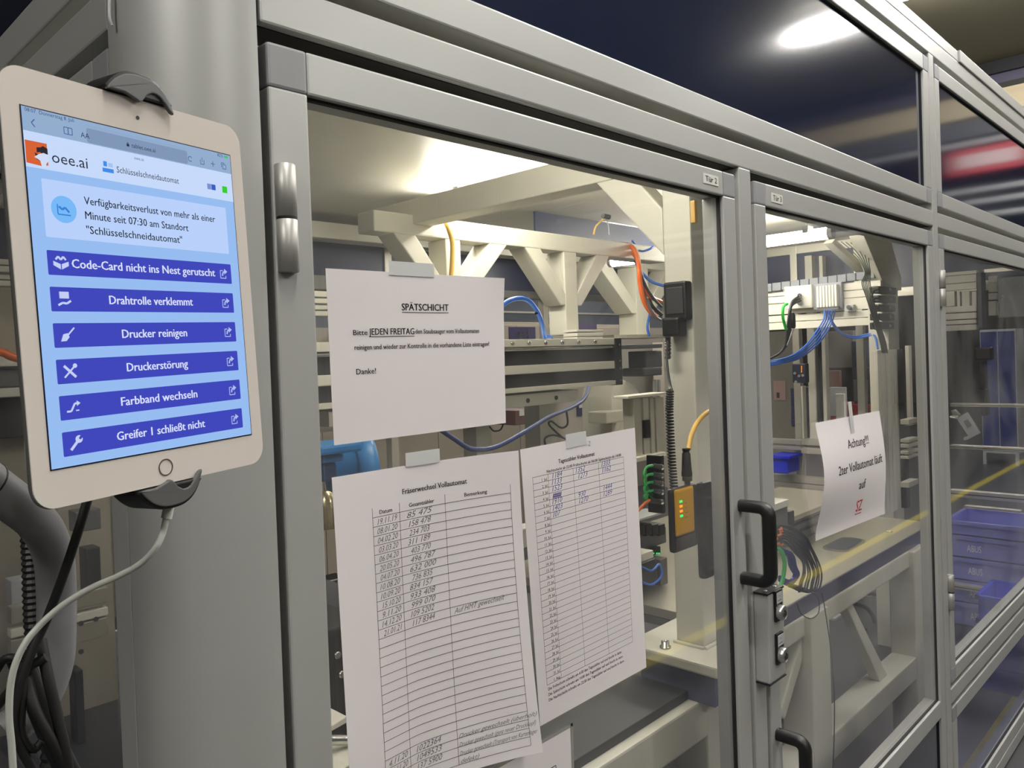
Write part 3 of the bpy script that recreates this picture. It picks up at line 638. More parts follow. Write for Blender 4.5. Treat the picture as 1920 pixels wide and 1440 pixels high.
# ---------------- tablet holder (two claws on a bracket behind the tablet)
hd = thing('tablet_holder', 'black tablet holder gripping the tablet by a top and a bottom claw', 'holder', T3(0, .02, 0)); off = wloc(hd)
def claw(sign, nm, lab=None):
    # crescent seen from the front: x half width 21 mm, thickness 9 mm, curved lip
    n = 24; prof = []; K = [(-1, .0004), (-.5, .0004), (-.16, -.0022), (-.08, -.0034), (.02, -.0022), (.15, .002), (.35, .0048), (.55, .0042), (.74, .0002), (.88, -.0042), (1, -.0056)]
    for i in range(n+1):
        t_ = -1+2*i/n
        for (ta, va), (tc_, vc) in zip(K, K[1:]):
            if ta <= t_ <= tc_+1e-9: inn = va+(vc-va)*(t_-ta)/(tc_-ta); break
        prof.append((t_*.0235+.0015, .0128*(1-abs(t_)**2.6)+.0006-.0045*max(0, t_)**6, inn))
    poly = [(p_[0], p_[1]) for p_ in prof]+[(p_[0], min(p_[1]-.0004, p_[2])) for p_ in reversed(prof)]
    base = .1205*sign
    def pz(q): return [(a-.0005, base+sign*b) for a, b in q]
    g = MB().prism(pz(poly), -.0042, -.0012); g.v = [TC+RT@v for v in g.v]; g.build('claw_lip', mat('claw_grey_rubber', (92, 93, 92), .45), hd, .0008)
    poly2 = [(p_[0]*1.03, max(.0006, p_[1]+.0018)) for p_ in prof]+[(.022, .0002), (-.022, .0002)]
    k = MB().prism(pz(poly2), -.0030, .022); k.v = [TC+RT@v for v in k.v]; return k.build(nm, BLACK, hd, .001)
claw(1, 'upper_claw'); claw(-1, 'lower_claw')
k = MB().box(-.012, .012, .0085, .016, -.125, .125); k.v = [TC+RT@v for v in k.v]; k.build('bracket', BLACK, hd, .002)
k = MB().lathe((0, .016, 0), (0, 1, 0), [(.030, 0), (.030, .008), (.018, .02), (.014, .05)], 24); k.v = [TC+RT@v for v in k.v]; k.build('ball_mount', BLACK, hd)
# ---------------- cables and arm at the tablet
p0 = T3(.0006+.019, .004, -.1385)
wc = thing('charging_cable', 'white charging cable hanging in a curve from the foot of the tablet', 'cable', p0)
MB().tube([P(319, 940, .512), P(312, 972, .512)], .0034, 12, 1).build('plug', WHITE, wc)
MB().tube(route([(312, 970, .512), (305, 1000, .512), (290, 1030, .51), (262, 1058, .52), (222, 1080, .535), (170, 1103, .55), (120, 1133, .56), (75, 1172, .565), (42, 1215, .565), (22, 1270, .565), (17, 1340, .565), (22, 1400, .565), (26, 1475, .565)]), .0021, 10, 5).build('cord', mat('cable_white', (196, 198, 190), .45), wc)
bc = thing('power_cable', 'thick black cable running down behind the tablet into a knot of cords', 'cable', P(160, 940, .56))
MB().tube(route([(166, 930, .56), (150, 985, .56), (122, 1070, .57), (88, 1160, .58), (58, 1225, .58), (34, 1300, .58), (28, 1370, .58), (60, 1440, .58), (100, 1490, .58)]), .0030, 10, 5).build('cord', BLACKR, bc)
MB().tube(route([(76, 1200, .59), (90, 1270, .58), (104, 1330, .575), (120, 1400, .57), (132, 1470, .57)]), .0036, 10, 5).build('cord', BLACKR, bc)
MB().tube(route([(-8, 1260, .60), (10, 1235, .59), (34, 1240, .585), (44, 1290, .58), (40, 1370, .58), (62, 1405, .58), (78, 1390, .58)]), .0026, 10, 5).build('cord', BLACKR, bc)
MB().tube(route([(-10, 1330, .60), (14, 1300, .59), (50, 1255, .585), (86, 1232, .58)]), .0030, 10, 5).build('cord', BLACKR, bc)
MB().tube(route([(50, 1270, .585), (66, 1330, .575), (92, 1382, .57), (118, 1430, .57), (140, 1475, .57)]), .0034, 10, 5).build('cord', BLACKR, bc)
MB().tube(route([(34, 1230, .60), (60, 1292, .60), (84, 1352, .60), (110, 1412, .60), (150, 1490, .60)]), .0075, 12, 5).build('cable_wrap', BLACK, bc)
am = thing('tablet_stand', 'grey tubular swivel arm curving down under the tablet', 'arm', P(100, 1000, .64))
MB().tube(route([(-60, 880, .56), (-10, 915, .57), (36, 950, .58), (76, 986, .60), (100, 1040, .62), (106, 1110, .63), (106, 1180, .63), (102, 1240, .63), (84, 1295, .63), (50, 1340, .63), (10, 1372, .63)]), .0128, 24, 6).build('arm_tube', mat('arm_grey_paint', (132, 132, 134), .38, .2, .03, 20), am)
a, b = P(-26, 905, .568), P(14, 931, .575); d = (b-a).normalized()
MB().lathe(a, d, [(.0140, 0), (.0140, .0012)], 24).build('joint_seam', BLACK, am)
MB().lathe(a-d*.03, d, [(.0136, 0), (.0136, .030)], 24).build('joint_collar', mat('collar_metal', (150, 150, 148), .3, .5), am)
rb = MB().tube(route([(54, 985, .68), (58, 1050, .68), (60, 1120, .68), (64, 1190, .68), (78, 1260, .68), (96, 1340, .68), (92, 1440, .68), (90, 1500, .68)]), .0062, 12, 12, ripple=.10)
one('ribbed_hose', rb, BLACK, 'black ribbed hose running down behind the grey swivel arm', 'hose')
one('edge_cord', MB().tube(route([(206, -20, .90), (205, 30, .90), (210, 48, .90)]), .0018, 8, 4), PALE, 'short pale cord end at the top edge of the rounded column', 'cord')
# ================================================================== INSIDE THE MACHINE
ROOF = .72; YR = 3.6; XE = 5.6
rf = thing('enclosure_roof', 'pale sheet metal roof of the machine enclosure seen from below', 'roof', (3, 2.2, ROOF), kind='structure')
B(.39, 3.0, .86, YR+.05, ROOF, ROOF+.02).build('roof_sheet', CEIL, rf); B(3.003, 6.3, .86, YR+.05, ROOF, ROOF+.02).build('roof_sheet', CEIL, rf)
rw = thing('rear_enclosure', 'rear side of the enclosure with navy panels over open bays', 'enclosure', (3, YR, FZ), kind='structure')
for a, b in ((.35, 1.55), (1.6, 2.75), (2.8, 4.1), (4.15, XE)):
    B(a, b, YR, YR+.01, .43, .655).build('panel', NAVYD, rw); B(a-.05, a, YR-.01, YR+.04, FZ, ROOF).build('post', RAILC, rw, .003)
B(.35, XE, YR-.01, YR+.04, .655, ROOF).build('beam', RAILC, rw, .003); B(.35, XE, YR-.01, YR+.04, .38, .43).build('beam', MGREY, rw, .003)
ew = thing('end_enclosure', 'end side of the enclosure with navy panels under the roof', 'enclosure', (XE, 2, 0), kind='structure')
for a, b in ((.9, 2.0), (2.05, 3.55)): B(XE, XE+.01, a, b, .36, .66).build('panel', NAVYD, ew)
B(XE-.01, XE+.04, .9, 3.6, .66, ROOF).build('beam', RAILC, ew, .003); B(XE-.01, XE+.04, .9, 3.6, .30, .36).build('beam', RAILC, ew, .003)
for y in (2.0, 2.45, 3.55): B(XE-.012, XE+.04, y, y+.05, FZ, ROOF).build('post', RAILC, ew, .003)
# --- welded cream frame
mf = thing('steel_gantry', 'welded cream steel frame with knee braces standing behind the first door', 'machine frame', (1.9, 1.12, -.82))
mf['kind'] = 'thing'
def add(t, nm, mb, m=CREAM, bev=.006, lab=None): return mb.build(nm, m, t, bev, label=lab)
add(mf, 'post', B(1.9, 1.99, 1.125, 1.212, -.82, .62))
add(mf, 'long_beam', B(1.9, 2.0, .90, 2.57, .507, .60)); pass
add(mf, 'cross_beam', B(1.72, 3.62, 2.3, 2.40, .465, .542))
add(mf, 'far_beam', B(1.0, 5.3, 3.27, 3.39, .60, .68))
a, b = S(1108, 372, 1.95), S(1243, 468, 1.95); add(mf, 'knee_brace', MB().prism([(1.44, .507), (1.31, .507), (1.212, .395), (1.212, .262)], 1.90, 1.98, 'x'))
B(2.95, 4.05, 2.62, 2.63, .585, .715).build('glow_blocker', NAVYD, mf)  # added navy panel, hides the lamp glow on the roof behind it
def fpost(x0, x1, zt, zb, y=2.3, d=.105): return add(mf, 'post', B(x0, x1, y, y+d, zb, zt))
def knee(xa, za, xb, zb, y=2.352, w_=.07, d=.10): return add(mf, 'knee_brace', MB().bar((xa, y, za), (xb, y, zb), d, w_, (0, 0, 1)) if 0 else MB().prism([(xa-w_*.75, za), (xa+w_*.75, za), (xb+w_*.55, zb), (xb-w_*.55, zb)], y-d/2, y+d/2))
fpost(2.06, 2.14, .465, -.05); knee(1.86, .468, 2.07, .22); knee(2.36, .468, 2.13, .22)
fpost(2.78, 2.87, .465, .085); knee(2.57, .468, 2.79, .22); knee(3.08, .468, 2.86, .22)
fpost(4.72, 4.88, .60, .115, 3.25, .16); knee(4.36, .60, 4.73, .27, 3.33, .11, .15); knee(5.22, .60, 4.87, .27, 3.33, .11, .15)
add(mf, 'flange_plate', B(4.3, 5.10, 3.15, 3.44, .09, .115), PLATE, .002)
add(mf, 'base_plate', B(1.80, 2.10, 1.03, 1.32, -.85, -.82)); 
mf_b = MB().lathe((1.84, 1.21, -.82), (0, 0, 1), [(.016, 0), (.016, .004), (.011, .004), (.011, .018), (.007, .018), (.007, .012)], 14).build('bolt', STEEL, mf)
MB().lathe((2.06, 1.07, -.82), (0, 0, 1), [(.016, 0), (.016, .004), (.011, .004), (.011, .018), (.007, .018), (.007, .012)], 14).build('bolt', STEEL, mf)
MB().tube([(1.893, 1.12, -.818), (1.893, 1.215, -.818)], .006, 8, 1).build('weld_seam', CREAM, mf); MB().tube([(1.893, 1.118, -.818), (1.995, 1.118, -.818)], .006, 8, 1).build('weld_seam', CREAM, mf)
# --- base
bs = thing('support_table', 'low cream tube table with angled struts carrying the machine plate', 'table', (2.8, 1.1, FZ))
add(bs, 'front_rail', B(.5, 2.05, 1.10, 1.20, -1.04, -.935)); add(bs, 'front_rail', B(2.05, 3.75, 1.12, 1.20, -.965, -.896)); add(bs, 'rear_rail', B(.5, 3.9, 2.9, 3.0, -1.04, -.935))
for x in (.6, 1.86, 2.53, 3.58): add(bs, 'leg', B(x, x+.15, 1.098, 1.205, FZ+.03, -.935 if x < 2 else -.896)); add(bs, 'leg', B(x, x+.1, 2.9, 3.0, FZ+.03, -.935))
add(bs, 'spacer_block', B(1.82, 2.06, 1.05, 1.28, -.935, -.851), mat('blue_reflection_block', (92, 96, 122), .4), .002)  # bluish reflection in the gap is put into the spacer block's colour
zt_ = P(1572, 1369, 1.10).z; add(bs, 'bottom_rail', B(2.0, 2.53, 1.10, 1.2, zt_-.09, zt_)); add(bs, 'bottom_rail', B(2.68, 3.58, 1.10, 1.2, zt_-.09, zt_))
add(bs, 'strut', MB().prism([(P(a, b, 1.13).x, P(a, b, 1.13).z) for a, b in ((1580, 1120), (1592, 1118), (1678, 1292), (1660, 1300))], 1.13, 1.17)); add(bs, 'strut', MB().prism([(P(a, b, 1.13).x, P(a, b, 1.13).z) for a, b in ((1512, 1170), (1526, 1168), (1472, 1350), (1462, 1340))], 1.13, 1.17))
tp = add(bs, 'machine_plate', B(2.16, 3.95, 1.13, 2.2, -.868, -.838), PLATE, .002, 'shiny machined plate'); add(bs, 'plate_edge', B(2.16, 3.95, 1.126, 1.13, -.895, -.84), mat('violet_reflection_edge', (78, 78, 104), .35), 0)  # violet of the plate edge is a reflection painted as its colour
add(bs, 'machine_plate', B(.5, 1.82, 1.13, 2.9, -.935, -.91), DGREY, .002, 'dark stained plate'); add(bs, 'under_plate', B(2.16, 3.9, 1.14, 2.2, -.895, -.87), MGREY, .0)
a = P(1560, 1037, 1.55); pk = rrect(3.20, 3.42, 1.245, 1.325, .03, 5)
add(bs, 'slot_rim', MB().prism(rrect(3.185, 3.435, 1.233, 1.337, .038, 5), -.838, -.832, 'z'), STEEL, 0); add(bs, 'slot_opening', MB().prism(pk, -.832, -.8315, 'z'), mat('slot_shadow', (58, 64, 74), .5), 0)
for x, y in ((3.65, 1.22), (3.0, 1.45), (3.8, 1.5)): add(bs, 'bolt', MB().lathe((x, y, -.838), (0, 0, 1), [(.014, 0), (.014, .005), (.007, .005), (.007, .002)], 12), STEEL, 0)
# --- lamps
for x, ya_, yb_, z, lb in ((4.12, 1.62, 3.02, .575, 'bright tube lamp hanging inside the machine, seen through both doors'), (1.25, .93, 1.48, .585, 'added tube lamp under the roof sheet, unseen behind the head rail of the first door'), (2.25, 1.7, 2.6, .655, 'tube lamp tucked between the roof sheet and the long cream beam')):  # lamp behind the head rail is added to light the long beam's face
    t = thing('work_lamp', lb, 'lamp', (x, (ya_+yb_)/2, z))
    MB().cyl((x, ya_, z), (x, yb_, z), .031, 20).build('tube', LAMPM, t)
    for y in (ya_, yb_): MB().cyl((x, y-.012, z), (x, y+.012, z), .033, 20).build('end_cap', PALE, t)
    for y in (ya_+.12, yb_-.2):
        k = B(x-.036, x+.036, y-.015, y+.015, z+.012, z+.05).build('clip', MGREY, t)
        MB().tube([(x, y, z+.05), (x+.01, y+.012, min(ROOF, z+.12)), (x, y, ROOF)], .002, 6, 3).build('hanger', STEEL, t)
# --- linear axes
ax = thing('linear_axis', 'large cream and black linear axis with a dark end plate, behind the late-shift notice', 'linear axis', (2.0, 1.9, -.1))
x0, x1 = 1.15, 2.50; yb = 1.84; zt = P(945, 636, yb).z; zs = [P(1000, q, yb).z for q in (636, 650, 657, 684, 700, 725, 731)]
add(ax, 'top_rail', B(x0, x1, yb-.01, yb+.20, zs[1], zs[0]), CREAMW, .002); add(ax, 'bellows', B(x0, x1, yb+.015, yb+.19, zs[3], zs[2]), DGREY, 0); add(ax, 'rod', MB().cyl((x0, yb-.004, zs[2]+.004), (x1, yb-.004, zs[2]+.004), .005), STEEL, 0)
add(ax, 'centre_rail', B(x0, x1, yb-.008, yb+.20, zs[4], zs[3]), CREAMW, .003); add(ax, 'bellows', B(x0, x1, yb+.015, yb+.19, zs[5], zs[4]), DGREY, 0); add(ax, 'bottom_rail', B(x0, x1, yb-.01, yb+.20, zs[6]-.005, zs[5]), CREAMW, .002)
add(ax, 'end_plate', B(x1, x1+.04, yb-.015, yb+.21, zs[6]-.008, zs[0]), mat('graphite_end_plate', (52, 56, 60), .4, .3), .003)
for i in range(6):
    xx = P(956+i*31, 645, yb).x; add(ax, 'screw', MB().lathe((xx, yb-.01, (zs[0]+zs[1])/2), (0, -1, 0), [(.007, 0), (.007, .006), (.004, .006)], 10), STEEL, 0)
for zz in (zs[1], zs[3], zs[4], zs[5]): add(ax, 'screw', MB().lathe((x1+.022, yb-.015, zz), (0, -1, 0), [(.005, 0), (.005, .003)], 10), STEEL, 0)
add(ax, 'carriage_strip', B(1.2, 2.28, yb+.0, yb+.14, zs[6]-.055, zs[6]-.012), RAILC, .002)
for i in range(5): add(ax, 'screw', MB().lathe((1.55+i*.15, yb, zs[6]-.035), (0, -1, 0), [(.008, 0), (.008, .004)], 10), DGREY, 0)
ax2 = thing('slide_rail', 'narrow aluminium slide below the large linear axis', 'linear axis', (2.0, 2.0, -.3))
za = [P(960, q, 2.0).z for q in (742, 750, 756, 762, 772)]
add(ax2, 'upper_profile', B(1.2, 2.38, 2.0, 2.16, za[1], za[0]), RAILC, .002); add(ax2, 'slide_body', B(1.2, 2.20, 2.01, 2.2, za[3], za[1]), MGREY, .002); add(ax2, 'lower_profile', B(1.2, 2.05, 2.0, 2.16, za[4], za[3]), RAILC, .002)
add(ax2, 'mounting_bracket', B(2.26, 2.36, 2.02, 2.10, -.55, za[1]), CREAM, .003); add(ax2, 'mounting_bracket', B(1.95, 2.03, 2.05, 2.12, -.70, za[3]), CREAM, .003)
add(ax2, 'sensor', fbox(912, 782, 934, 792, 1.98, .05), BLACK, .002)
bx = thing('cable_rail', 'short stacked cream rail fixed beside the braced post', 'rail', (2.9, 2.25, .1))
for q0, q1 in ((618, 622), (624, 630), (632, 647)): a = P(1082, q0, 2.22); b = P(1131, q1, 2.22); add(bx, 'strip', B(a.x, b.x, 2.22, 2.30, b.z, P(1082, q1, 2.22).z if 0 else a.z), CREAMW, .002)
# --- hoses and cables behind door two
def hose(name, lb, pts, r, m, cat='hose', group=None, n=8, extra=()):
    if not extra: return one(name, MB().tube(route(pts), r, n, 6), m, lb, cat, group)
    t = thing(name, lb, cat, route(pts)[0], group); MB().tube(route(pts), r, n, 6).build('cord', m, t)
    for nm, e, rr_, mm in extra: MB().tube(route(e), rr_, n, 6).build(nm, mm, t)
    return t
hose('air_hose', 'bright blue air hose arching over the large linear axis', [(925, 600, 1.86), (940, 575, 1.86), (962, 561, 1.86), (988, 562, 1.86), (1006, 582, 1.86), (1016, 606, 1.86), (1022, 634, 1.90)], .0085, BLUEH, extra=[('fitting', [(1020, 630, 1.90), (1034, 632, 1.90)], .006, BLUEH), ('tie', [(1004, 588, 1.857), (1012, 586, 1.857)], .004, BLACK)])
hose('air_hose', 'long dark blue hose sagging between the late-shift notice and the day-counter list', [(818, 800, 1.5), (850, 822, 1.5), (885, 842, 1.5), (930, 838, 1.5), (980, 812, 1.5), (1030, 782, 1.55), (1070, 765, 1.6), (1095, 748, 1.65), (1104, 725, 1.7)], .0065, BLUED)
hose('signal_cable', 'thin black looped cable hanging under the slide rail', [(1062, 770, 1.95), (1064, 795, 1.95), (1052, 802, 1.95), (1034, 790, 1.95), (1030, 797, 1.95), (1052, 818, 1.95), (1068, 826, 1.95), (1040, 816, 1.95), (1022, 822, 1.95), (1024, 840, 1.95)], .004, DGREY, 'cable')
hose('signal_cable', 'small dark cable loop beneath the edge of the late-shift notice', [(918, 800, 1.95), (926, 808, 1.95), (938, 806, 1.95), (944, 795, 1.95)], .003, DGREY, 'cable')
hose('sensor_cable', 'yellow cable hanging down from the long cream beam', [(836, 418, 2.25), (842, 432, 2.24), (848, 455, 2.24), (848, 485, 2.24), (846, 520, 2.24)], .009, YELLOW, 'cable')
hose('sensor_cable', 'thin yellow cable looping at the roof above the cross beam', [(1113, 440, 2.2), (1117, 425, 2.2), (1128, 414, 2.2), (1136, 408, 2.2)], .004, YELLOW, 'cable', extra=[('grey_strand', [(1134, 408, 2.2), (1140, 420, 2.2), (1142, 440, 2.2)], .002, PALE), ('socket', [(1130, 405, 2.2), (1142, 407, 2.2)], .012, DGREY)])
cb = thing('cable_bundle', 'bundle of orange, blue and black cables beside the near cream post', 'cable bundle', P(1200, 460, 2.2))
for pts, r, m in (([(1170, 458, 2.42), (1184, 462, 2.3), (1194, 478, 2.2), (1198, 500, 2.1), (1200, 530, 2.1), (1206, 560, 2.1), (1216, 580, 2.1), (1230, 594, 2.1)], .012, ORANGE), ([(1172, 468, 2.42), (1186, 474, 2.3), (1196, 492, 2.2), (1202, 530, 2.12), (1218, 555, 2.1), (1240, 566, 2.1)], .010, ORANGE),
    ([(1182, 470, 2.4), (1196, 500, 2.3), (1206, 514, 2.2), (1222, 528, 2.15), (1245, 536, 2.1)], .008, BLUEH), ([(1186, 452, 2.4), (1200, 470, 2.3), (1216, 468, 2.2), (1225, 462, 2.2)], .006, BLUEH),
    ([(1198, 500, 2.12), (1208, 530, 2.1), (1222, 555, 2.08), (1240, 575, 2.08)], .007, DGREY), ([(1200, 505, 2.12), (1206, 545, 2.1), (1224, 588, 2.08), (1238, 600, 2.08)], .007, MGREY), ([(1218, 590, 2.15), (1214, 612, 2.15), (1217, 630, 2.15)], .006, BLUEH), ([(1216, 560, 2.12), (1224, 575, 2.1), (1240, 590, 2.1)], .01, BLACK)):
    MB().tube(route(pts), r, 8, 6).build('strand', m, cb)
# --- plug on the near post with coiled cord
pg = thing('power_plug', 'black angled plug block fixed to the near cream post', 'plug', P(1262, 600, 1.1))
sbox(1243, 530, 1286, 602, 1.865, .034).build('housing', BLACK, pg, .006); sbox(1240, 596, 1272, 632, 1.85, .045).build('plug_body', BLACK, pg, .007)
sbox(1248, 540, 1280, 590, 1.861, .004).build('ribbed_cover', DGREY, pg, .002)
p0 = S(1252, 632, 1.862); MB().tube([p0, p0-Vector((0, 0, .02)), p0-Vector((0, -.002, .06))], .008, 12, 8, ripple=.18).build('strain_relief', BLACK, pg)
cc = thing('coiled_cord', 'black cord ending in a tight coil above the yellow switch', 'cord', P(1262, 800, 1.08))
MB().tube(route([(1252, 640, 1.16), (1250, 665, 1.15), (1253, 700, 1.13), (1257, 722, 1.11), (1261, 734, 1.09)]), .0032, 8, 5).build('cord', BLACK, cc)
path = [Vector(q) for q in route([(1256, 731, 1.08), (1255, 770, 1.07), (1257, 820, 1.06), (1260, 870, 1.05), (1264, 918, 1.04)])]
pts = []; turns = 34
for i in range(turns*8+1):
    t_ = i/(turns*8)*(len(path)-1); k = min(int(t_), len(path)-2); q = path[k].lerp(path[k+1], t_-k); a = i/8*2*math.pi
    pts.append(q+Vector((math.cos(a)*.0085, math.sin(a)*.0085, 0)))
MB().tube(pts, .0026, 6, 1).build('coil', BLACK, cc)
# --- safety switch behind the door glass
sw = thing('safety_switch', 'yellow and black door safety switch with four lit indicators', 'switch', (1.42, .87, -.45))
YB = .862
def fx(px, py, Y=YB): q = P(px, py, Y); return q.x, q.z
xa, za = fx(1262, 918); xb, _ = fx(1300, 960); _, zb = fx(1300, 995); _, zbb = fx(1275, 1040)
B(xa, xb+.02, YB, YB+.016, zbb+.004, za).build('body', BLACK, sw, .008)
xc, _ = fx(1264, 950); xd, _ = fx(1297, 950); yb_ = B(xc+.002, xd+.004, YB-.004, YB+.002, zb, za-.002).build('yellow_face', YPL, sw, .004)
xe, ze = fx(1311, 905, YB+.0); xf, zf = fx(1337, 1079, YB+.0)
B(xe, xf, YB-.008, YB+.012, zf, ze).build('actuator_housing', BLACK, sw, .010)
B(xc+.004, xd+.012, YB-.003, YB+.01, zbb+.008, zb-.003).build('dark_window', mat('smoked_lens', (62, 54, 52), .15), sw, .006)
for i, m in enumerate((LEDG, LEDO, LEDO, LEDG)):
    q = fx(1271.5+i*.4, 940.5+i*9); B(q[0]-.0045+.003, q[0]+.0045+.003, YB-.0055, YB-.0035, q[1]-.0022, q[1]+.0022).build('indicator', m, yb_, .0006)
off = wloc(yb_)
text(yb_, 'CE', fx(1282, 985)[0]-.008, fx(1282, 985)[0]+.006, fx(1282, 990)[1], .005, DGREY, lambda x, z: Vector((x, YB-.0045, z))-off, 'mark', bold=.005)
for i in range(4): q = fx(1279, 943.5+i*9); B(q[0]+.004, q[0]+.010+.004*(i//2), YB-.0046, YB-.0042, q[1]-.0004, q[1]+.0004).build('faded_print', DGREY, yb_)
cn = thing('cable_plug', 'black round plug with a nickel nut and yellow cable on top of the yellow switch', 'plug', P(1290, 900, .875))
q = P(1289, 912, .88); zt = lambda py: P(1286, py, .88).z
MB().lathe((q.x, .88, zt(914)), (0, 0, 1), [(.0062, 0), (.0062, zt(902)-zt(914)), (.0105, zt(902)-zt(914)), (.0105, zt(893)-zt(914))], 20).build('nut', mat('nickel', (150, 142, 124), .3, .8), cn)
MB().lathe((q.x-.001, .88, zt(893)), (0, 0, 1), [(.0112, 0), (.0112, .008), (.0105, .011), (.0085, zt(850)-zt(893)), (.0068, zt(848)-zt(893)), (.0068, zt(846)-zt(893)), (.008, zt(845)-zt(893)), (.008, zt(841)-zt(893))], 24).build('plug_body', BLACK, cn)
MB().tube(route([(1291, 842, .88), (1295, 820, .885), (1304, 798, .89), (1316, 782, .90), (1328, 772, .92), (1345, 762, .95)]), .0052, 10, 6).build('cable', YELLOW, cn)
one('door_stop', fbox(1302, 375, 1308, 417, .93, .012), mat('ochre_block', (196, 156, 84), .5), 'small ochre block at the top inside the first glass door', 'block', bevel=.002)
# --- things right of the lists
pf = thing('profile_bank', 'row of upright slotted aluminium profiles behind the day-counter list', 'profiles', P(1215, 870, 2.0))
for a, b in ((1188, 1204), (1206, 1218), (1219, 1228), (1230, 1246)): add(pf, 'profile', fbox(a, 746 if a > 1200 else 748, b, 862, 2.0, .06), RAILC, .003)
add(pf, 'top_cap', fbox(1178, 743, 1250, 748, 1.99, .08), CREAMW, .002); add(pf, 'bottom_cap', fbox(1188, 860, 1250, 868, 1.97, .10), CREAMW, .002)
add(pf, 'slot_insert', fbox(1211, 788, 1220, 822, 1.985, .02), BLACK, .003)
mv = thing('guard_cover', 'cream sloping guard cover standing behind the profile bank', 'cover', P(1180, 760, 2.5))
add(mv, 'cover', MB().prism([(P(a, b, 2.5).x, P(a, b, 2.5).z) for a, b in ((1147, 830), (1147, 745), (1152, 716), (1168, 711), (1190, 722), (1200, 740), (1200, 830))], 2.5, 2.7), CREAMW, .004)
add(mv, 'foot_block', fbox(1136, 773, 1172, 795, 2.45, .12), CREAM, .006)
cy = thing('gripper', 'dark grey gripper head hanging below the flange plate', 'gripper', P(1225, 690, 2.5))
add(cy, 'body', fbox(1211, 658, 1242, 690, 2.45, .12), DGREY, .008); add(cy, 'jaw', fbox(1206, 690, 1242, 706, 2.42, .14), DGREY, .008)
add(cy, 'chrome_column', MB().cyl(P(1231, 712, 2.45), P(1231, 745, 2.45), .022), STEEL, 0)
add(cy, 'flange', fbox(1156, 647, 1242, 655, 2.42, .2), DGREY, .002)
vt = thing('valve_terminal', 'black valve terminal with five plugs and green cables next to the yellow switch', 'valve terminal', P(1243, 920, 1.5))
add(vt, 'terminal_bar', fbox(1239, 855, 1247, 965, 1.5, .06), BLACK, .003)
for i, y in enumerate((874, 890, 905, 921, 939)):
    a = P(1241, y+2, 1.5); b = P(1224-(6 if i == 4 else 0), y-1, 1.5); MB().cyl(b, b.lerp(a, .8), .0085, 12).build('plug', DGREY, vt); MB().cyl(b.lerp(a, .8), a, .010, 12).build('nut', STEEL, vt)
for i, y in enumerate((873, 889, 904, 920)):
    MB().tube(route([(1225, y, 1.5), (1214, y+2, 1.5), (1208, y+12, 1.5), (1208+i*2, y+22, 1.5), (1214, 915+i*4, 1.52), (1228, 930+i*2, 1.55)]), .0045, 8, 5).build('green_cable', GREENH, vt)
MB().tube(route([(1218, 938, 1.5), (1208, 945, 1.48), (1196, 958, 1.45)]), .005, 8, 4).build('orange_cable', ORANGE, vt)
dc = thing('drag_chain', 'black cable drag chain lying across under the valve terminal', 'cable chain', P(1225, 990, 1.6))
for i in range(5):
    a = 1186+i*12.5; add(dc, 'link', fbox(a, 985, a+11.5, 1006, 1.6, .07), BLACK, .003)
add(dc, 'guide_strip', fbox(1180, 979, 1250, 983, 1.58, .09), PALE, .001)
gu = thing('gripper_unit', 'grey machine unit with a bright cover and small lit gauge under the drag chain', 'machine unit', P(1215, 1060, 1.6))
add(gu, 'unit_body', fbox(1180, 1010, 1250, 1042, 1.62, .25), MGREY, .004); add(gu, 'gauge', fbox(1220, 1031, 1239, 1044, 1.60, .03), BLACK, .002)
for a in (1225, 1231, 1235): add(gu, 'gauge_light', fbox(a, 1037, a+2, 1039, 1.598, .002), LEDG, 0)
add(gu, 'bright_cover', fbox(1184, 1046, 1226, 1061, 1.5, .12), CREAMW, .003); add(gu, 'motor_block', fbox(1190, 1062, 1234, 1106, 1.55, .15), DGREY, .01); add(gu, 'side_plate', fbox(1238, 1050, 1252, 1100, 1.55, .12), MGREY, .003)
MB().tube(route([(1200, 1062, 1.5), (1222, 1070, 1.49), (1236, 1058, 1.5), (1240, 1080, 1.5), (1222, 1096, 1.5), (1205, 1092, 1.5)]), .004, 8, 5).build('blue_hose', BLUEH, gu)
mt = thing('electric_motor', 'blue electric motor half hidden by the cutter-change list', 'motor', P(680, 880, 1.5))
c_ = P(700, 880, 1.62); 
MB().lathe(c_-Vector((.10, -.05, 0)), (1, -.42, .05), [(.062, 0), (.066, .004), (.066, .06), (.072, .062), (.080, .066), (.084, .10), (.080, .112), (.060, .114), (.058, .10), (.03, .098)], 32).build('motor_body', BLUEM, mt)
MB().lathe(c_-Vector((.10, -.05, 0))+Vector((1, -.42, .05)).normalized()*.101, (1, -.42, .05), [(.057, 0), (.057, .002)], 28).build('dark_fan_cover', DGREY, mt)
add(mt, 'terminal_box', fbox(600, 838, 680, 856, 1.5, .12), BLUEM, .006); add(mt, 'neck', fbox(604, 856, 645, 870, 1.53, .08), BLUEM, .004); add(mt, 'gear_flange', fbox(604, 870, 632, 905, 1.55, .10), mat('blue_dark_paint', (26, 62, 112), .5), .006)
rd = thing('chrome_spindle', 'brass toned spindle head in the gap left of the cutter-change list', 'spindle', P(612, 950, 1.3))
MB().lathe(P(614, 990, 1.35), (0, 0, 1), [(.020, 0), (.022, .01), (.020, .05), (.016, .058), (.012, .07), (.004, .074)], 20).build('spindle', mat('brassy_steel', (176, 164, 128), .25, .85), rd)
for i, (py, nm) in enumerate(((676, 'upper'), (738, 'lower'))):
    one('guide_rod', MB().cyl(P(604, py, 2.0), P(640, py-1, 2.0), .012), mat('brushed_nickel', (196, 190, 168), .3, .8), '%s bright guide rod showing beside the edge of the late-shift notice' % nm, 'rod', 'guide rods')
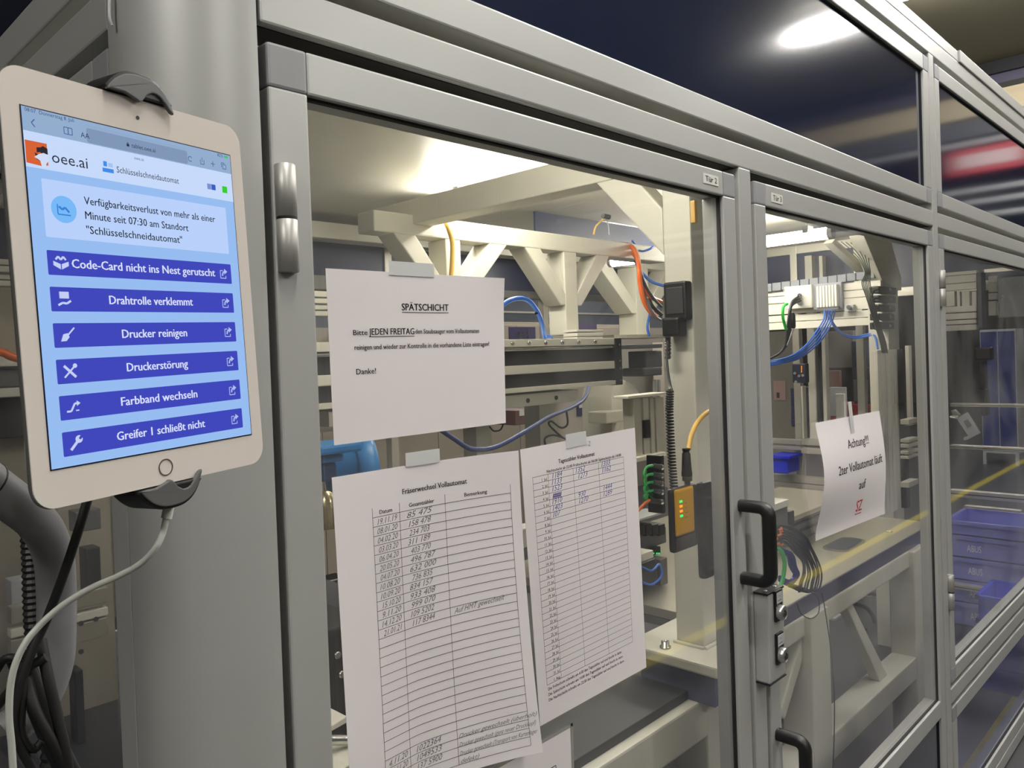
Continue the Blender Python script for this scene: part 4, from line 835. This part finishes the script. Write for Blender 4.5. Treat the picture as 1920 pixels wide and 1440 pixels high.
lr = thing('side_rail_stack', 'stack of cream rails in the gap beside the late-shift notice', 'rails', P(606, 580, 3.0))
for a, b in ((545, 556), (559, 568), (572, 580), (583, 592)): add(lr, 'rail', fbox(585, a, 640, b, 3.0, .05), CREAMW, .002)
add(lr, 'grey_plate', fbox(585, 515, 720, 542, 3.2, .03), MGREY, .002)
add(lr, 'dark_plate', fbox(590, 645, 640, 770, 2.2, .03), DGREY, .002)
lo = thing('transport_unit', 'dark transport unit with a bright shaft, low in the gap beside the cutter-change list', 'machine unit', P(640, 1380, 1.3))
add(lo, 'housing', fbox(590, 1190, 700, 1500, 1.45, .3), mat('charcoal_housing', (48, 48, 46), .5), .004)
add(lo, 'angle_bracket', MB().prism([(P(a, b, 1.4).x, P(a, b, 1.4).z) for a, b in ((600, 1362), (640, 1338), (650, 1343), (640, 1350), (600, 1372))], 1.38, 1.44), CREAMW, .002)
add(lo, 'shaft', MB().cyl(P(600, 1388, 1.35), P(680, 1387, 1.35), .010), STEEL, 0); add(lo, 'cream_foot', MB().prism([(P(a, b, 1.3).x, P(a, b, 1.3).z) for a, b in ((590, 1460), (640, 1430), (700, 1410), (700, 1500), (590, 1500))], 1.28, 1.4), CREAM, .002)
for i, y in enumerate((1228, 1264)): add(lo, 'screw', MB().lathe(P(632+i*8, y, 1.449), (0, -1, 0), [(.008, 0), (.008, .005), (.004, .005)], 12), STEEL, 0)
# --- behind door three
dk = thing('cable_duct', 'grey slotted cable duct above the terminal modules', 'cable duct', P(1530, 530, 2.0))
XD = 4.75
for i in range(12):
    l = 1430+i*17.5; add(dk, 'duct_segment', sbox(l, 533-i*2.2, l+16.3, 548-i*2.3, XD, .06), mat('duct_grey', (124, 128, 136), .5), .002)
rp = thing('mounting_profile', 'wide cream aluminium profile wall carrying the terminal modules', 'profile wall', S(1530, 600, XD))
for i, (a, b) in enumerate(((545, 558), (559, 571), (573, 592), (594, 606), (607, 620))): add(rp, 'profile', sbox(1425, a, 1652, b, XD+.03, .04), CREAMW, .003)
io = thing('terminal_module', 'white ribbed terminal block with blue hoses plugged in below', 'module', S(1553, 590, XD-.06))
for i in range(7): add(io, 'slice', sbox(1530+i*5.6, 537-i*.6, 1535+i*5.6, 577-i*.4, XD-.05, .07), WHITE, .002)
add(io, 'base', sbox(1524, 533, 1578, 581, XD-.01, .03), mat('module_base', (150, 152, 160), .5), .002); add(io, 'lower_row', sbox(1532, 577, 1572, 583, XD-.04, .05), MGREY, .001)
cu = thing('control_module', 'cream control module with round connectors left of the ribbed terminal block', 'module', S(1490, 560, XD-.05))
add(cu, 'module_body', sbox(1470, 538, 1522, 580, XD-.04, .07), CREAMW, .003); add(cu, 'side_card', sbox(1503, 556, 1520, 574, XD-.045, .004), WHITE, 0)
for i in range(3): add(cu, 'connector', MB().cyl(S(1499, 554+i*7, XD-.09), S(1499, 554+i*7, XD-.04), .013, 12), STEEL, 0)
sm = thing('small_module', 'small grey box on the profile wall right of the ribbed block', 'module', S(1590, 578, XD)); add(sm, 'box', sbox(1583, 572, 1600, 584, XD-.02, .04), PALE, .003); add(sm, 'knob', MB().cyl(S(1591, 576, XD-.05), S(1591, 576, XD-.02), .012, 12), MGREY, 0)
def hoseset(name, lb, paths, r, m, cat='hose', nm='strand', n=6):
    t = thing(name, lb, cat, route(paths[0])[0])
    for p_ in paths: MB().tube(route(p_), r, n, 5).build(nm, m, t)
    return t
hoseset('hose_bundle', 'bundle of bright blue air hoses swinging down from the ribbed block', [[(1546+i*5, 582, 1.83-.03*i), (1544+i*4, 600+i, 1.83), (1530+i*4, 622+i*2, 1.82), (1512+i*3, 646+i*2, 1.82), (1488+i*2, 665+i*2, 1.85), (1462, 674+i*2, 1.9), (1436, 679+i*2, 1.95)] for i in range(5)], .0046, BLUEH)
hoseset('hose_bundle', 'pair of blue air hoses looping across to the cable riser', [[(1553, 582, 1.8), (1562, 606+i*3, 1.78), (1580, 625+i*3, 1.76), (1605, 631+i*3, 1.72), (1632, 626+i*3, 1.65), (1641, 632, 1.62), (1646, 654, 1.58)] for i in range(2)], .0058, BLUEH)
hoseset('cable_bundle', 'black and grey cables hanging below the control module', [[(1497+i*2, 556+i*4, 1.9), (1484, 568+i*3, 1.9), (1478+i*2, 600, 1.9), (1474+i*2, 640, 1.92), (1462, 662, 1.95), (1440, 674, 2.0)] for i in range(3)], .0065, DGREY)
hose('green_cable', 'green cable dropping from the control module', [(1476, 570, 1.9), (1469, 575, 1.9), (1468, 595, 1.9), (1474, 618, 1.9)], .008, mat('bright_green', (40, 214, 70), .4), 'cable')
k = thing('cable_plug', 'black cylindrical cable plug hanging under the control module', 'plug', P(1487, 600, 1.85)); MB().lathe(P(1487, 616, 1.85), (0, 0, 1), [(.010, 0), (.014, .01), (.014, .07), (.008, .085)], 16).build('plug_body', BLACK, k); MB().tube(route([(1487, 617, 1.85), (1482, 632, 1.86), (1476, 648, 1.88)]), .004, 6, 4).build('pale_lead', PALE, k)
# cable riser, post and brace
ps = thing('riser_post', 'broad cream post with a sloping brace behind the middle door', 'post', P(1670, 700, 1.62))
add(ps, 'post', B(4.72, 4.90, 1.55, 1.66, FZ, .30), CREAM); 
add(ps, 'brace', MB().prism([(P(a, b, 1.62).x, P(a, b, 1.62).z) for a, b in ((1612, 440), (1664, 452), (1684, 522), (1684, 545), (1648, 528))], 1.60, 1.68), CREAM, .004)
add(ps, 'roof_arm', MB().prism([(P(a, b, 1.75).x, P(a, b, 1.75).z) for a, b in ((1560, 455), (1566, 448), (1640, 512), (1632, 520))], 1.75, 1.80), CREAM, .002)
fc = thing('cable_riser', 'tall cream cable riser duct in front of the broad post', 'cable duct', P(1665, 970, 1.5))
a = P(1645, 657, 1.5); e = P(1682, 657, 1.5); zb = P(1650, 972, 1.5).z
add(fc, 'front_cover', B(a.x, e.x, 1.50, 1.52, zb, a.z), CREAMW, .002)
for i in range(1, 5): xx = a.x+(e.x-a.x)*i/5; add(fc, 'cover_rib', B(xx-.003, xx+.003, 1.497, 1.5, zb, a.z), CREAMW, 0)
add(fc, 'side_wall', B(e.x, e.x+.05, 1.47, 1.55, zb, a.z), DGREY, .002)
bkc = thing('connector_block', 'black block of plugs wired beside the cable riser', 'connector block', P(1665, 570, 1.55))
for i in range(5):
    add(bkc, 'plug', fbox(1648, 536+i*17, 1681-i, 549+i*17, 1.54, .05), BLACK, .005)
    MB().tube(route([(1650, 543+i*17, 1.53), (1640, 545+i*15, 1.5), (1636, 556+i*13, 1.48), (1642, 566+i*13, 1.5), (1652, 562+i*14, 1.53)]), .0035, 6, 4).build('lead', BLACKR, bkc)
    MB().lathe(P(1668, 543+i*17, 1.54), (0, -1, 0), [(.009, 0), (.009, .006)], 12).build('cap', PALE, bkc)
hoseset('cable_bundle', 'long bundle of grey green cables from the roof down to the cable riser', [[(1568+i*9, 452+i, 1.72), (1590+i*7, 470, 1.66), (1612+i*3.5, 490+i, 1.6), (1622+i*2, 512, 1.54), (1616+i*3, 530, 1.5), (1624+i*2.5, 556, 1.48), (1636+i*2, 595, 1.47), (1650+i*2, 640, 1.47), (1654+i*2, 662, 1.50)] for i in range(6)], .0027, mat('grey_green_cable', (74, 82, 72), .5))
one('inner_strip', fbox(1704, 648, 1711, 790, 1.4, .02), CREAMW, 'thin cream strip standing beside the cable riser', 'strip', bevel=.002)
rr_ = thing('rail_group', 'short aluminium rails in the corner of the middle door past the riser', 'rails', P(1715, 830, 1.3))
for a, b in ((787, 796), (824, 830), (833, 840), (846, 852), (856, 861), (905, 915)): add(rr_, 'rail', fbox(1704, a, 1722, b, 1.3, .04), RAILC, .002)
add(rr_, 'dark_plate', fbox(1706, 798, 1722, 822, 1.33, .03), DGREY, .002)
# machine objects low behind door three
fd = thing('feeder_block', 'grey machined feeder block with bright top beside the wire bundle', 'machine unit', P(1550, 980, 1.6))
add(fd, 'block', MB().box(2.95, 3.78, 1.46, 1.78, -.836, -.735), MGREY, .004); add(fd, 'top_plate', MB().box(2.92, 3.82, 1.44, 1.80, -.735, -.715), PLATE, .003)
add(fd, 'side_groove', MB().box(2.98, 3.75, 1.455, 1.46, -.80, -.79), BLACK, 0)
add(fd, 'side_groove', MB().box(2.98, 3.75, 1.455, 1.46, -.765, -.757), DGREY, 0)
vb = thing('valve_block', 'grey valve block with cream lid where the wires plug in', 'valve block', P(1465, 970, 1.35))
add(vb, 'body', fbox(1440, 962, 1478, 1020, 1.15, .12), MGREY, .003); add(vb, 'lid', fbox(1440, 950, 1480, 963, 1.14, .15), CREAMW, .002); add(vb, 'end_bracket', fbox(1480, 960, 1490, 1012, 1.145, .12), DGREY, .002)
wb = thing('wire_bundle', 'arching bundle of thin dark wires with orange ends', 'wire bundle', P(1500, 1050, 1.10))
random.seed(3)
for i in range(14):
    j = random.uniform; s_ = i/13; y0_ = 988+s_*36; xr = 1538-s_*26+j(-8, 4)
    MB().tube(route([(1452, y0_, 1.12), (1466+i*.5, y0_-4+j(-2, 2), 1.11), (1490, y0_+2+s_*10, 1.08), (1515-s_*10, y0_+24+s_*6, 1.06), (xr, 1062+s_*14, 1.05), (xr+2-i*.6, 1092, 1.05), (xr-8, 1108+j(-2, 2), 1.05), (1500, 1104+j(-4, 4), 1.06), (1478, 1096+j(-3, 3), 1.08)]), .0022+.0008*(i % 2), 6, 5).build('wire', mat('violet_black_wire', (40, 40, 62), .45) if i % 3 else MATS['dark_grey_metal'], wb)
    a = Vector(P(1448+j(0, 16), y0_+j(-4, 4), 1.115)); MB().cyl(a, a+Vector((.014, -.004, .003)), .0042, 8).build('orange_end', mat('orange_ferrule', (214, 120, 64), .45), wb)
hoseset('green_cable', 'pair of green cables curving down under the orange wire ends', [[(1452, 1028, 1.10), (1462+i*3, 1032, 1.09), (1470+i*2, 1052, 1.08), (1468+i*2, 1080, 1.08), (1462+i, 1102, 1.08)] for i in range(2)], .0052, GREENH, 'cable')
hoseset('hose_bundle', 'dark blue glossy hoses knotted behind the key switch box', [[(1458+i*2, 1030, 1.13), (1476+i*3, 1040, 1.12), (1482+i*3, 1062, 1.12), (1490+i*2, 1078, 1.12), (1480, 1090+i*2, 1.12), (1462, 1082+i*2, 1.12)] for i in range(4)], .0060, mat('deep_blue_hose', (30, 52, 150), .25))
hose('thin_wire', 'single thin dark wire hanging in a loop and down past the lower handle', [(1520, 1110, 1.1), (1534, 1122, 1.09), (1535, 1148, 1.08), (1520, 1160, 1.08), (1502, 1150, 1.08), (1494, 1132, 1.08)], .0016, DGREY, 'wire', extra=[('drop', [(1541, 1112, 1.05), (1548, 1150, 1.04), (1558, 1220, 1.02), (1564, 1300, 1.0), (1564, 1380, 1.0), (1560, 1470, 1.0)], .0018, DGREY)])
hoseset('hose_bundle', 'short blue hoses entering the plate slot below the warning notice', [[(1663+i*3, 976, 1.5), (1660+i*2, 992, 1.49), (1646+i*2, 1003+i, 1.47), (1628, 1008+i*2, 1.45), (1612, 1018+i*2, 1.43), (1604, 1026+i, 1.42)] for i in range(3)], .0055, BLUEH)
one('clamp_block', fbox(1612, 975, 1652, 990, 1.62, .08), CREAMW, 'cream clamp block on the plate below the warning notice', 'block', bevel=.003)
um = thing('drive_hose_set', 'dark corrugated hoses under the machine plate behind the struts', 'hoses', P(1640, 1170, 1.8))
for pts in ([(1600, 1130, 1.8), (1625, 1140, 1.8), (1640, 1165, 1.8), (1636, 1200, 1.8)], [(1618, 1112, 1.9), (1650, 1116, 1.9), (1680, 1140, 1.9), (1692, 1180, 1.9), (1672, 1198, 1.9)], [(1600, 1175, 1.8), (1622, 1180, 1.8), (1632, 1200, 1.8)]): MB().tube(route(pts), .014, 8, 5).build('hose', DGREY, um)
add(um, 'pale_panel', fbox(1618, 1138, 1648, 1206, 2.0, .03), PALE, .003); add(um, 'pale_panel', fbox(1566, 1160, 1580, 1192, 2.0, .03), PALE, .003); add(um, 'back_housing', fbox(1560, 1100, 1700, 1290, 2.3, .1), mat('olive_grey_housing', (84, 86, 78), .5), .004)
one('orange_strap', fbox(1470, 1346, 1520, 1358, 1.45, .05), mat('dull_orange', (164, 92, 60), .6), 'dull orange strap lying under the machine behind the lower handle', 'strap', bevel=.003)
# --- behind door four and beyond
ra = thing('rail_tower', 'stack of cream aluminium rails with a dark end behind the crates door', 'rails', S(1800, 620, 5.2))
for a, b in ((512, 518), (519, 533), (535, 546), (576, 587), (589, 600), (602, 609), (611, 621)): add(ra, 'rail', sbox(1768, a, 1831, b, 5.2, .05), CREAMW, .002)
for a, b in ((1768, 1790), (1794, 1800), (1803, 1818), (1822, 1831)): add(ra, 'upright', sbox(a, 547, b, 575, 5.2, .05), CREAMW, .002)
add(ra, 'dark_end', sbox(1831, 511, 1841, 615, 5.15, .10), mat('slate_end', (62, 66, 78), .45), .003)
rc = thing('rail_tower', 'narrow cream rail stack beside a dark plate behind the crates door', 'rails', S(1860, 600, 5.3))
for a, b in ((518, 530), (532, 548), (550, 562), (565, 592)): add(rc, 'rail', sbox(1853, a, 1870, b, 5.3, .05), CREAMW, .002)
add(rc, 'dark_plate', sbox(1870, 521, 1922, 596, 5.28, .03), mat('slate_plate', (98, 98, 98), .4), .003); add(rc, 'head_beam', sbox(1845, 505, 1925, 512, 5.3, .05), RAILC, .002)
for a, b in ((1880, 525), (1880, 555), (1880, 561), (1913, 537)): add(rc, 'screw', MB().cyl(S(a, b, 5.27), S(a, b, 5.28), .008, 10), STEEL, 0)
bc2 = thing('black_column', 'jagged black machine column in front of the blue lockers', 'machine unit', S(1840, 780, 5.25))
for (a, b, c_, d) in ((1826, 652, 1858, 676), (1833, 676, 1846, 730), (1836, 730, 1850, 780)): add(bc2, 'segment', sbox(a, b, c_, d, 5.25, .08), BLACK, .01)
gr = thing('gripper', 'pale gripper bracket hanging at an angle behind the crates door', 'gripper', S(1812, 800, 4.9))
def spoly(pts, X, th): return MB().prism([(S(a, b, X).y, S(a, b, X).z) for a, b in pts], X, X+th, 'x')
add(gr, 'plate', spoly([(1793, 784), (1813, 773), (1838, 812), (1818, 822)], 4.9, .02), PALE, .002); add(gr, 'plate_window', spoly([(1806, 790), (1814, 786), (1822, 798), (1814, 803)], 4.895, .004), MGREY, 0)
add(gr, 'link_bar', MB().cyl(S(1782, 782, 4.88), S(1796, 784, 4.88), .010), STEEL, 0); add(gr, 'foot', spoly([(1806, 820), (1816, 817), (1818, 823), (1807, 826)], 4.9, .03), PALE, .002); add(gr, 'knuckle', spoly([(1782, 770), (1790, 768), (1800, 778), (1790, 786)], 4.89, .03), STEEL, .002)
for i, (a, b, c_, d, X, lb) in enumerate(((1781, 756, 1925, 762, 5.0, 'uppermost'), (1781, 834, 1925, 841, 5.1, 'second'), (1781, 918, 1925, 931, 5.2, 'third'), (1781, 1093, 1898, 1103, 4.75, 'lowest'))):
    t = thing('cross_rail', '%s horizontal aluminium rail behind the crates door' % lb, 'rail', S(1850, d, X), 'cross rails behind the crates door'); add(t, 'profile', sbox(a, b, c_, d, X, .05), RAILC, .003); add(t, 'groove', sbox(a, b+(d-b)*.45, c_, b+(d-b)*.6, X-.001, .001), DGREY, 0)
st = thing('small_stand', 'low aluminium stand above the pale blue crates', 'stand', S(1860, 975, 5.0)); add(st, 'top_bar', sbox(1807, 948, 1913, 954, 5.4, .05), RAILC, .002); add(st, 'second_bar', sbox(1807, 958, 1913, 962, 5.41, .05), RAILC, .002)
for a in (1807, 1896): q = sbox(a, 962, a+12, 990, 5.4, .05); add(st, 'leg', MB().box(5.4, 5.45, min(v.y for v in q.v), max(v.y for v in q.v), FZ, max(v.z for v in q.v)), RAILC, .002)
XC = 4.85; rows_ = [(976, 1003), (1003, 1044), (1044, 1086), (1120, 1161), (1161, 1203)]
yA, yB_ = S(1770, 1000, XC).y, .875
names = ['top crate with a plain rim', 'second crate of the stack with stencilled lettering', 'third crate of the stack with stencilled lettering', 'fourth crate, just under the lowest rail, with stencilled lettering', 'bottom crate of the stack with faint stencilled lettering']
pz = None
for i, ((a, b), nm) in enumerate(zip(rows_, names)):
    z1_, z0_ = S(1790, a, XC).z, S(1790, b, XC).z
    if i >= 3: z1_, z0_ = pz, pz-(S(1790, 1044, XC).z-S(1790, 1086, XC).z)
    pz = z0_
    t = thing('storage_crate', 'pale blue '+nm, 'crate', (XC+.2, (yA+yB_)/2, z0_), 'pale blue crates in the stack')
    mb = MB().box(XC+.012, XC+.40, yB_+.012, yA-.012, z0_, z0_+.006)
    for q in ((XC+.012, XC+.018, yB_+.012, yA-.012), (XC+.394, XC+.40, yB_+.012, yA-.012), (XC+.012, XC+.40, yB_+.012, yB_+.018), (XC+.012, XC+.40, yA-.018, yA-.012)): mb.box(*q, z0_, z1_-.004)
    mb.build('crate_body', CRATE, t)
    mb = MB()
    for q in ((XC, XC+.016, yB_, yA), (XC+.396, XC+.41, yB_, yA), (XC, XC+.41, yB_, yB_+.014), (XC, XC+.41, yA-.014, yA)): mb.box(*q, z1_-.022, z1_-.001)
    mb.build('rim', CRATE, t)
    if i > 0:
        off = wloc(t); y_l = S(1811+i, 1030, XC).y; y_r = S(1838+i, 1030, XC).y; H0 = (z1_-z0_)*.30
        text(t, 'ABUS', 0, y_l-y_r, z0_+(z1_-z0_)*.30, H0, mat('crate_print', (240, 240, 246), .6, var=0), lambda x, z, yl=y_l, o=off: Vector((XC+.0105, yl-x, z))-o, 'lettering')
B(XC+.02, XC+.42, yB_, yA, FZ, pz-.002).build('pallet', mat('pallet_blue_grey', (70, 72, 110), .6), None, .004, label='dull pallet under the stack of pale blue crates', cat='pallet')
# deep blue open bins in front of the crates
XB, YBn = 4.42, .91
zz = FZ+.002
for i in range(4):
    t = thing('stacking_bin', ('deep blue open bin at the top of the nearest stack', 'deep blue bin second from the top of its stack', 'deep blue bin second from the floor', 'deep blue bin standing on the floor under its stack')[i], 'bin', (XB+.15, YBn+.12, FZ+.6-i*.118), 'deep blue stacking bins')
    h0 = FZ+.002+(3-i)*.118; 
    x_0, x_1, y_0, y_1 = XB, XB+.34, YBn-.035, YBn+.17
    mb = MB().box(x_0+.012, x_1-.012, y_0+.012, y_1-.012, h0, h0+.005)
    for q in ((x_0+.012, x_0+.017, y_0+.012, y_1-.012), (x_1-.017, x_1-.012, y_0+.012, y_1-.012), (x_0+.012, x_1-.012, y_0+.012, y_0+.017), (x_0+.012, x_1-.012, y_1-.017, y_1-.012)): mb.box(*q, h0, h0+.114)
    mb.build('bin_body', BIN, t)
    mb = MB()
    for q in ((x_0, x_0+.018, y_0, y_1), (x_1-.018, x_1, y_0, y_1), (x_0, x_1, y_0, y_0+.016), (x_0, x_1, y_1-.016, y_1)): mb.box(*q, h0+.094, h0+.116)
    mb.build('rim', BIN, t)
# lockers
lk = thing('locker', 'tall pale steel locker with blue doors standing on legs far behind the machine', 'locker', (12.6, 2.7, FZ)); XL = 12.5
yl, yr = S(1839, 700, XL).y, S(1906, 700, XL).y; ym = (yl+yr)/2; ztp, zbt = .12, FZ+.16
add(lk, 'cabinet_body', MB().box(XL, XL+.5, yr, yl, zbt, ztp), PALE, .004)
for a, b in ((yr+.012, ym-.008), (ym+.008, yl-.012)):
    d_ = add(lk, 'locker_door', MB().box(XL-.02, XL, a, b, zbt+.04, ztp-.03), LOCK, .003); MB().box(XL-.03, XL-.02, b-.05, b-.03, -.7, -.6).build('handle', BLACK, d_)
for y in (yr, yl-.04): add(lk, 'leg', MB().box(XL, XL+.04, y, y+.04, FZ, zbt), PALE, 0)
# hall furniture behind the machine
cab = ((3.95, 5.0, .32, 'beige cabinet seen under the large linear axis'), (5.02, 6.0, .32, 'beige cabinet with a dark numbered plate'), (6.02, 7.2, .30, 'tall beige cabinet behind the profile bank'), (2.7, 3.93, .05, 'beige cabinet behind the late-shift notice'), (8.6, 10.4, .10, 'wide beige cabinet far behind the middle door'))
for i, (a, b, zt_, lb) in enumerate(cab):
    t = thing('tall_cabinet', lb, 'cabinet', ((a+b)/2, 5.4, FZ), 'beige cabinets behind the machine'); add(t, 'carcass', B(a, b, 5.2, 5.7, FZ, zt_), BEIGE, .004); m_ = (a+b)/2
    for c_, d_ in ((a+.02, m_-.004), (m_+.004, b-.02)): add(t, 'cabinet_door', B(c_, d_, 5.18, 5.2, FZ+.08, zt_-.03), BEIGE, .003)
t = thing('number_plate', 'dark violet plate with the number 302 above the linear axis', 'sign', P(980, 632, 5.1)); pl_ = add(t, 'board', fbox(956, 613, 1004, 636, 5.16, .02), mat('violet_board', (84, 78, 112), .5), 0); off = wloc(t)
a = P(970, 632, 5.155); b = P(992, 632, 5.155); text(t, '302', a.x, b.x, a.z-.005, .055, PALE, lambda x, z: Vector((x, 5.155, z))-off, bold=.02)
one('violet_board', fbox(1081, 606, 1119, 620, 5.16, .02), mat('violet_board2', (96, 84, 122), .5), 'violet board visible between the braced posts', 'board')
t = thing('window_band', 'grey glazed partition band above the beige cabinets', 'partition', (5, 5.9, .4), kind='structure'); B(2.0, 9.5, 5.9, 5.95, .30, .95).build('band', mat('band_grey', (88, 94, 104), .4), t)
for z in (.46, .66): B(2.0, 9.5, 5.88, 5.9, z, z+.02).build('glazing_bar', RAILC, t)
B(2.0, 9.5, 5.9, 5.95, FZ, .30).build('lower_board', mat('band_pale', (158, 152, 140), .5), t)
one('document_board', fbox(1083, 755, 1128, 780, 5.16, .02), mat('navy_board', (44, 52, 92), .5), 'navy board with white sheets behind the blue hose', 'board')
for i, (a, b, c_, d) in enumerate(((1096, 722, 1106, 756), (1108, 718, 1119, 752), (1086, 757, 1097, 765), (1099, 757, 1108, 770))): one('hanging_sheet', fbox(a, b, c_, d, 5.156, .024), PAPER, ('first', 'second', 'third', 'fourth')[i]+' white sheet pinned around the navy board', 'sheet', 'sheets at the navy board')
t = thing('parts_box', 'dark red box with white labels under the slide rail', 'box', P(985, 780, 3.2)); add(t, 'box_body', fbox(966, 770, 1004, 798, 3.2, .2), mat('dark_red_box', (84, 52, 50), .5), .004)
for a, b in ((974, 987), (990, 1002)): add(t, 'label_card', fbox(a, 769, b, 780, 3.195, .004), PALE, 0)
one('yellow_clip', fbox(1010, 768, 1019, 781, 3.0, .05), mat('clip_yellow', (214, 168, 40), .5), 'small yellow clip beside the dark red box', 'clip', bevel=.004)
# door three background
t = thing('poster', 'pinkish notice poster on the grey board behind the wires', 'poster', S(1460, 735, 6.4)); q = sbox(1440, 622, 1505, 830, 6.45, .02); add(t, 'board', MB().box(6.45, 6.47, min(v.y for v in q.v), max(v.y for v in q.v), FZ, max(v.z for v in q.v)), mat('board_grey', (140, 136, 128), .6), 0); add(t, 'sheet', sbox(1450, 714, 1472, 750, 6.43, .005), mat('pink_sheet', (186, 158, 152), .7), 0); add(t, 'dark_patch', sbox(1456, 736, 1461, 746, 6.425, .004), DGREY, 0)
t = thing('control_box', 'black control box with a row of lights on a post', 'control box', S(1497, 718, 5.0)); add(t, 'box', sbox(1485, 682, 1510, 718, 5.0, .06), mat('ink_black_box', (26, 34, 52), .4), .006)
for i in range(5): add(t, 'light', sbox(1502, 686+i*2.6, 1503.6, 687.6+i*2.6, 4.998, .002), LEDO, 0)
for a, b in ((1490, 700), (1498, 705), (1505, 704), (1492, 716)): add(t, 'screw', MB().cyl(S(a, b, 4.99), S(a, b, 5.0), .009, 10), STEEL, 0)
t = thing('drawer_tower', 'dark blue tower of small drawers at the aisle behind the poster', 'drawers', S(1492, 800, 6.0)); add(t, 'carcass', sbox(1482, 728, 1502, 800, 6.02, .3), mat('slate_carcass', (58, 62, 80), .5), .004)
for i in range(5): add(t, 'drawer', sbox(1483, 738+i*12, 1501, 748+i*12, 6.0, .02), mat('blue_drawer', (52, 62, 108), .5), .004)
t = thing('machine_post', 'pair of upright cream posts behind the middle door', 'posts', S(1520, 830, 5.4))
for a, b in ((1508, 1527), (1535, 1547), (1501, 1506)): add(t, 'post', sbox(a, 480 if a != 1501 else 724, b, 822, 5.4, .06), CREAM, .004)
add(t, 'dark_channel', sbox(1527, 622, 1535, 822, 5.42, .04), DGREY, .002)
t = thing('press_machine', 'dark red and grey press with white covers behind the warning notice', 'machine', S(1590, 790, 6.3))
add(t, 'red_base', sbox(1545, 757, 1650, 800, 6.3, .3), REDM, .01); add(t, 'white_cover', sbox(1566, 738, 1583, 790, 6.25, .05), WHITE, .006); add(t, 'grey_cover', sbox(1555, 726, 1586, 780, 6.28, .03), PALE, .006); add(t, 'dark_frame', sbox(1600, 690, 1646, 760, 6.35, .2), mat('slate_frame', (58, 60, 70), .5), .006)
add(t, 'brown_cover', sbox(1545, 695, 1574, 728, 6.4, .05), mat('brown_cover', (124, 84, 76), .5), .006); add(t, 'upper_dark', sbox(1596, 640, 1624, 712, 6.5, .2), mat('ink_frame', (50, 56, 76), .5), .006)
add(t, 'grey_housing', sbox(1545, 622, 1600, 690, 6.6, .2), mat('housing_grey', (128, 124, 118), .5), .006)
for i in range(4): add(t, 'pale_slat', sbox(1600+i*11, 712, 1606+i*11, 752, 6.33, .02), MGREY, .001)
for i, (a, b, l, r_, lb) in enumerate(((822, 831, 1440, 1502, 'upper'), (834, 841, 1440, 1502, 'second'), (822, 834, 1502, 1545, 'thick'), (839, 850, 1502, 1545, 'lower'), (888, 900, 1440, 1545, 'long'), (902, 910, 1440, 1545, 'bottom'))):
    t = thing('conveyor_rail', '%s aluminium conveyor rail behind the warning notice' % lb, 'rail', S((l+r_)/2, b, 5.5), 'conveyor rails behind the warning notice'); add(t, 'profile', sbox(l, a, r_, b, 5.5 if l < 1500 else 5.4, .05), RAILC, .003)
t = thing('small_bin', 'small blue bin on the conveyor behind the wire bundle', 'bin', S(1462, 886, 5.4)); add(t, 'bin_body', sbox(1440, 858, 1476, 886, 5.35, .2), BIN, .01); add(t, 'rim', sbox(1440, 853, 1480, 859, 5.33, .22), BIN, .004)
one('floor_cabinet', sbox(1440, 915, 1660, 955, 6.0, .3), mat('olive_cabinet', (120, 118, 108), .5), 'grey low cabinet behind the feeder block', 'cabinet', bevel=.004)
# --- seen through the side door
sr = thing('side_rail_stack', 'cream ribbed rail stack behind the side door glass', 'rails', P(8, 540, 2.4))
for a, b in ((482, 493), (495, 507), (512, 521), (523, 534)): add(sr, 'rail', fbox(-60, a, 34, b, 2.4, .05), CREAMW, .002)
add(sr, 'back_plate', fbox(-80, 535, 60, 672, 2.6, .02), mat('sand_plate', (176, 166, 148), .5), 0)
sl = thing('slide_unit', 'grey slide unit with an orange cable behind the tablet edge', 'slide', P(20, 700, 2.2)); add(sl, 'top_bar', fbox(-80, 670, 70, 690, 2.2, .1), CREAM, .003); add(sl, 'body', fbox(-80, 694, 80, 730, 2.22, .1), MGREY, .003); add(sl, 'lower_bar', fbox(-80, 732, 80, 750, 2.2, .1), CREAM, .003); add(sl, 'housing', fbox(-80, 752, 90, 830, 2.25, .1), DGREY, .003)
MB().tube(route([(-40, 668, 2.15), (0, 660, 2.15), (20, 668, 2.15), (34, 672, 2.15)]), .010, 8, 4).build('orange_cable', ORANGE, sl)
bp = thing('drilled_plate', 'pale drilled mounting plates in the gap beside the rounded column', 'plate', P(165, 1230, 2.0))
for a, b, m_ in ((1140, 1172, PLATE), (1182, 1198, CREAMW), (1202, 1240, PLATE)): 
    add(bp, 'plate', fbox(20, a, 205, b, 2.0, .03), m_, .002)
for a, b in ((152, 1178-9), (180, 1170-9), (152, 1222)): add(bp, 'hole', MB().cyl(P(a, b, 1.998), P(a, b, 2.01), .006, 10), DGREY, 0)
add(bp, 'backing_housing', fbox(-80, 830, 215, 1500, 2.3, .1), mat('sand_grey_housing', (168, 162, 148), .5), 0)
for i, (a, b, c_, d) in enumerate(((140, 960, 190, 1000), (160, 1030, 190, 1120), (20, 1090, 60, 1140), (60, 1180, 110, 1440), (140, 1260, 160, 1440))): add(bp, 'fixture', fbox(a, b, c_, d, 2.1, .05), (MGREY, DGREY, PALE, MGREY, DGREY)[i], .003)
flush_text()
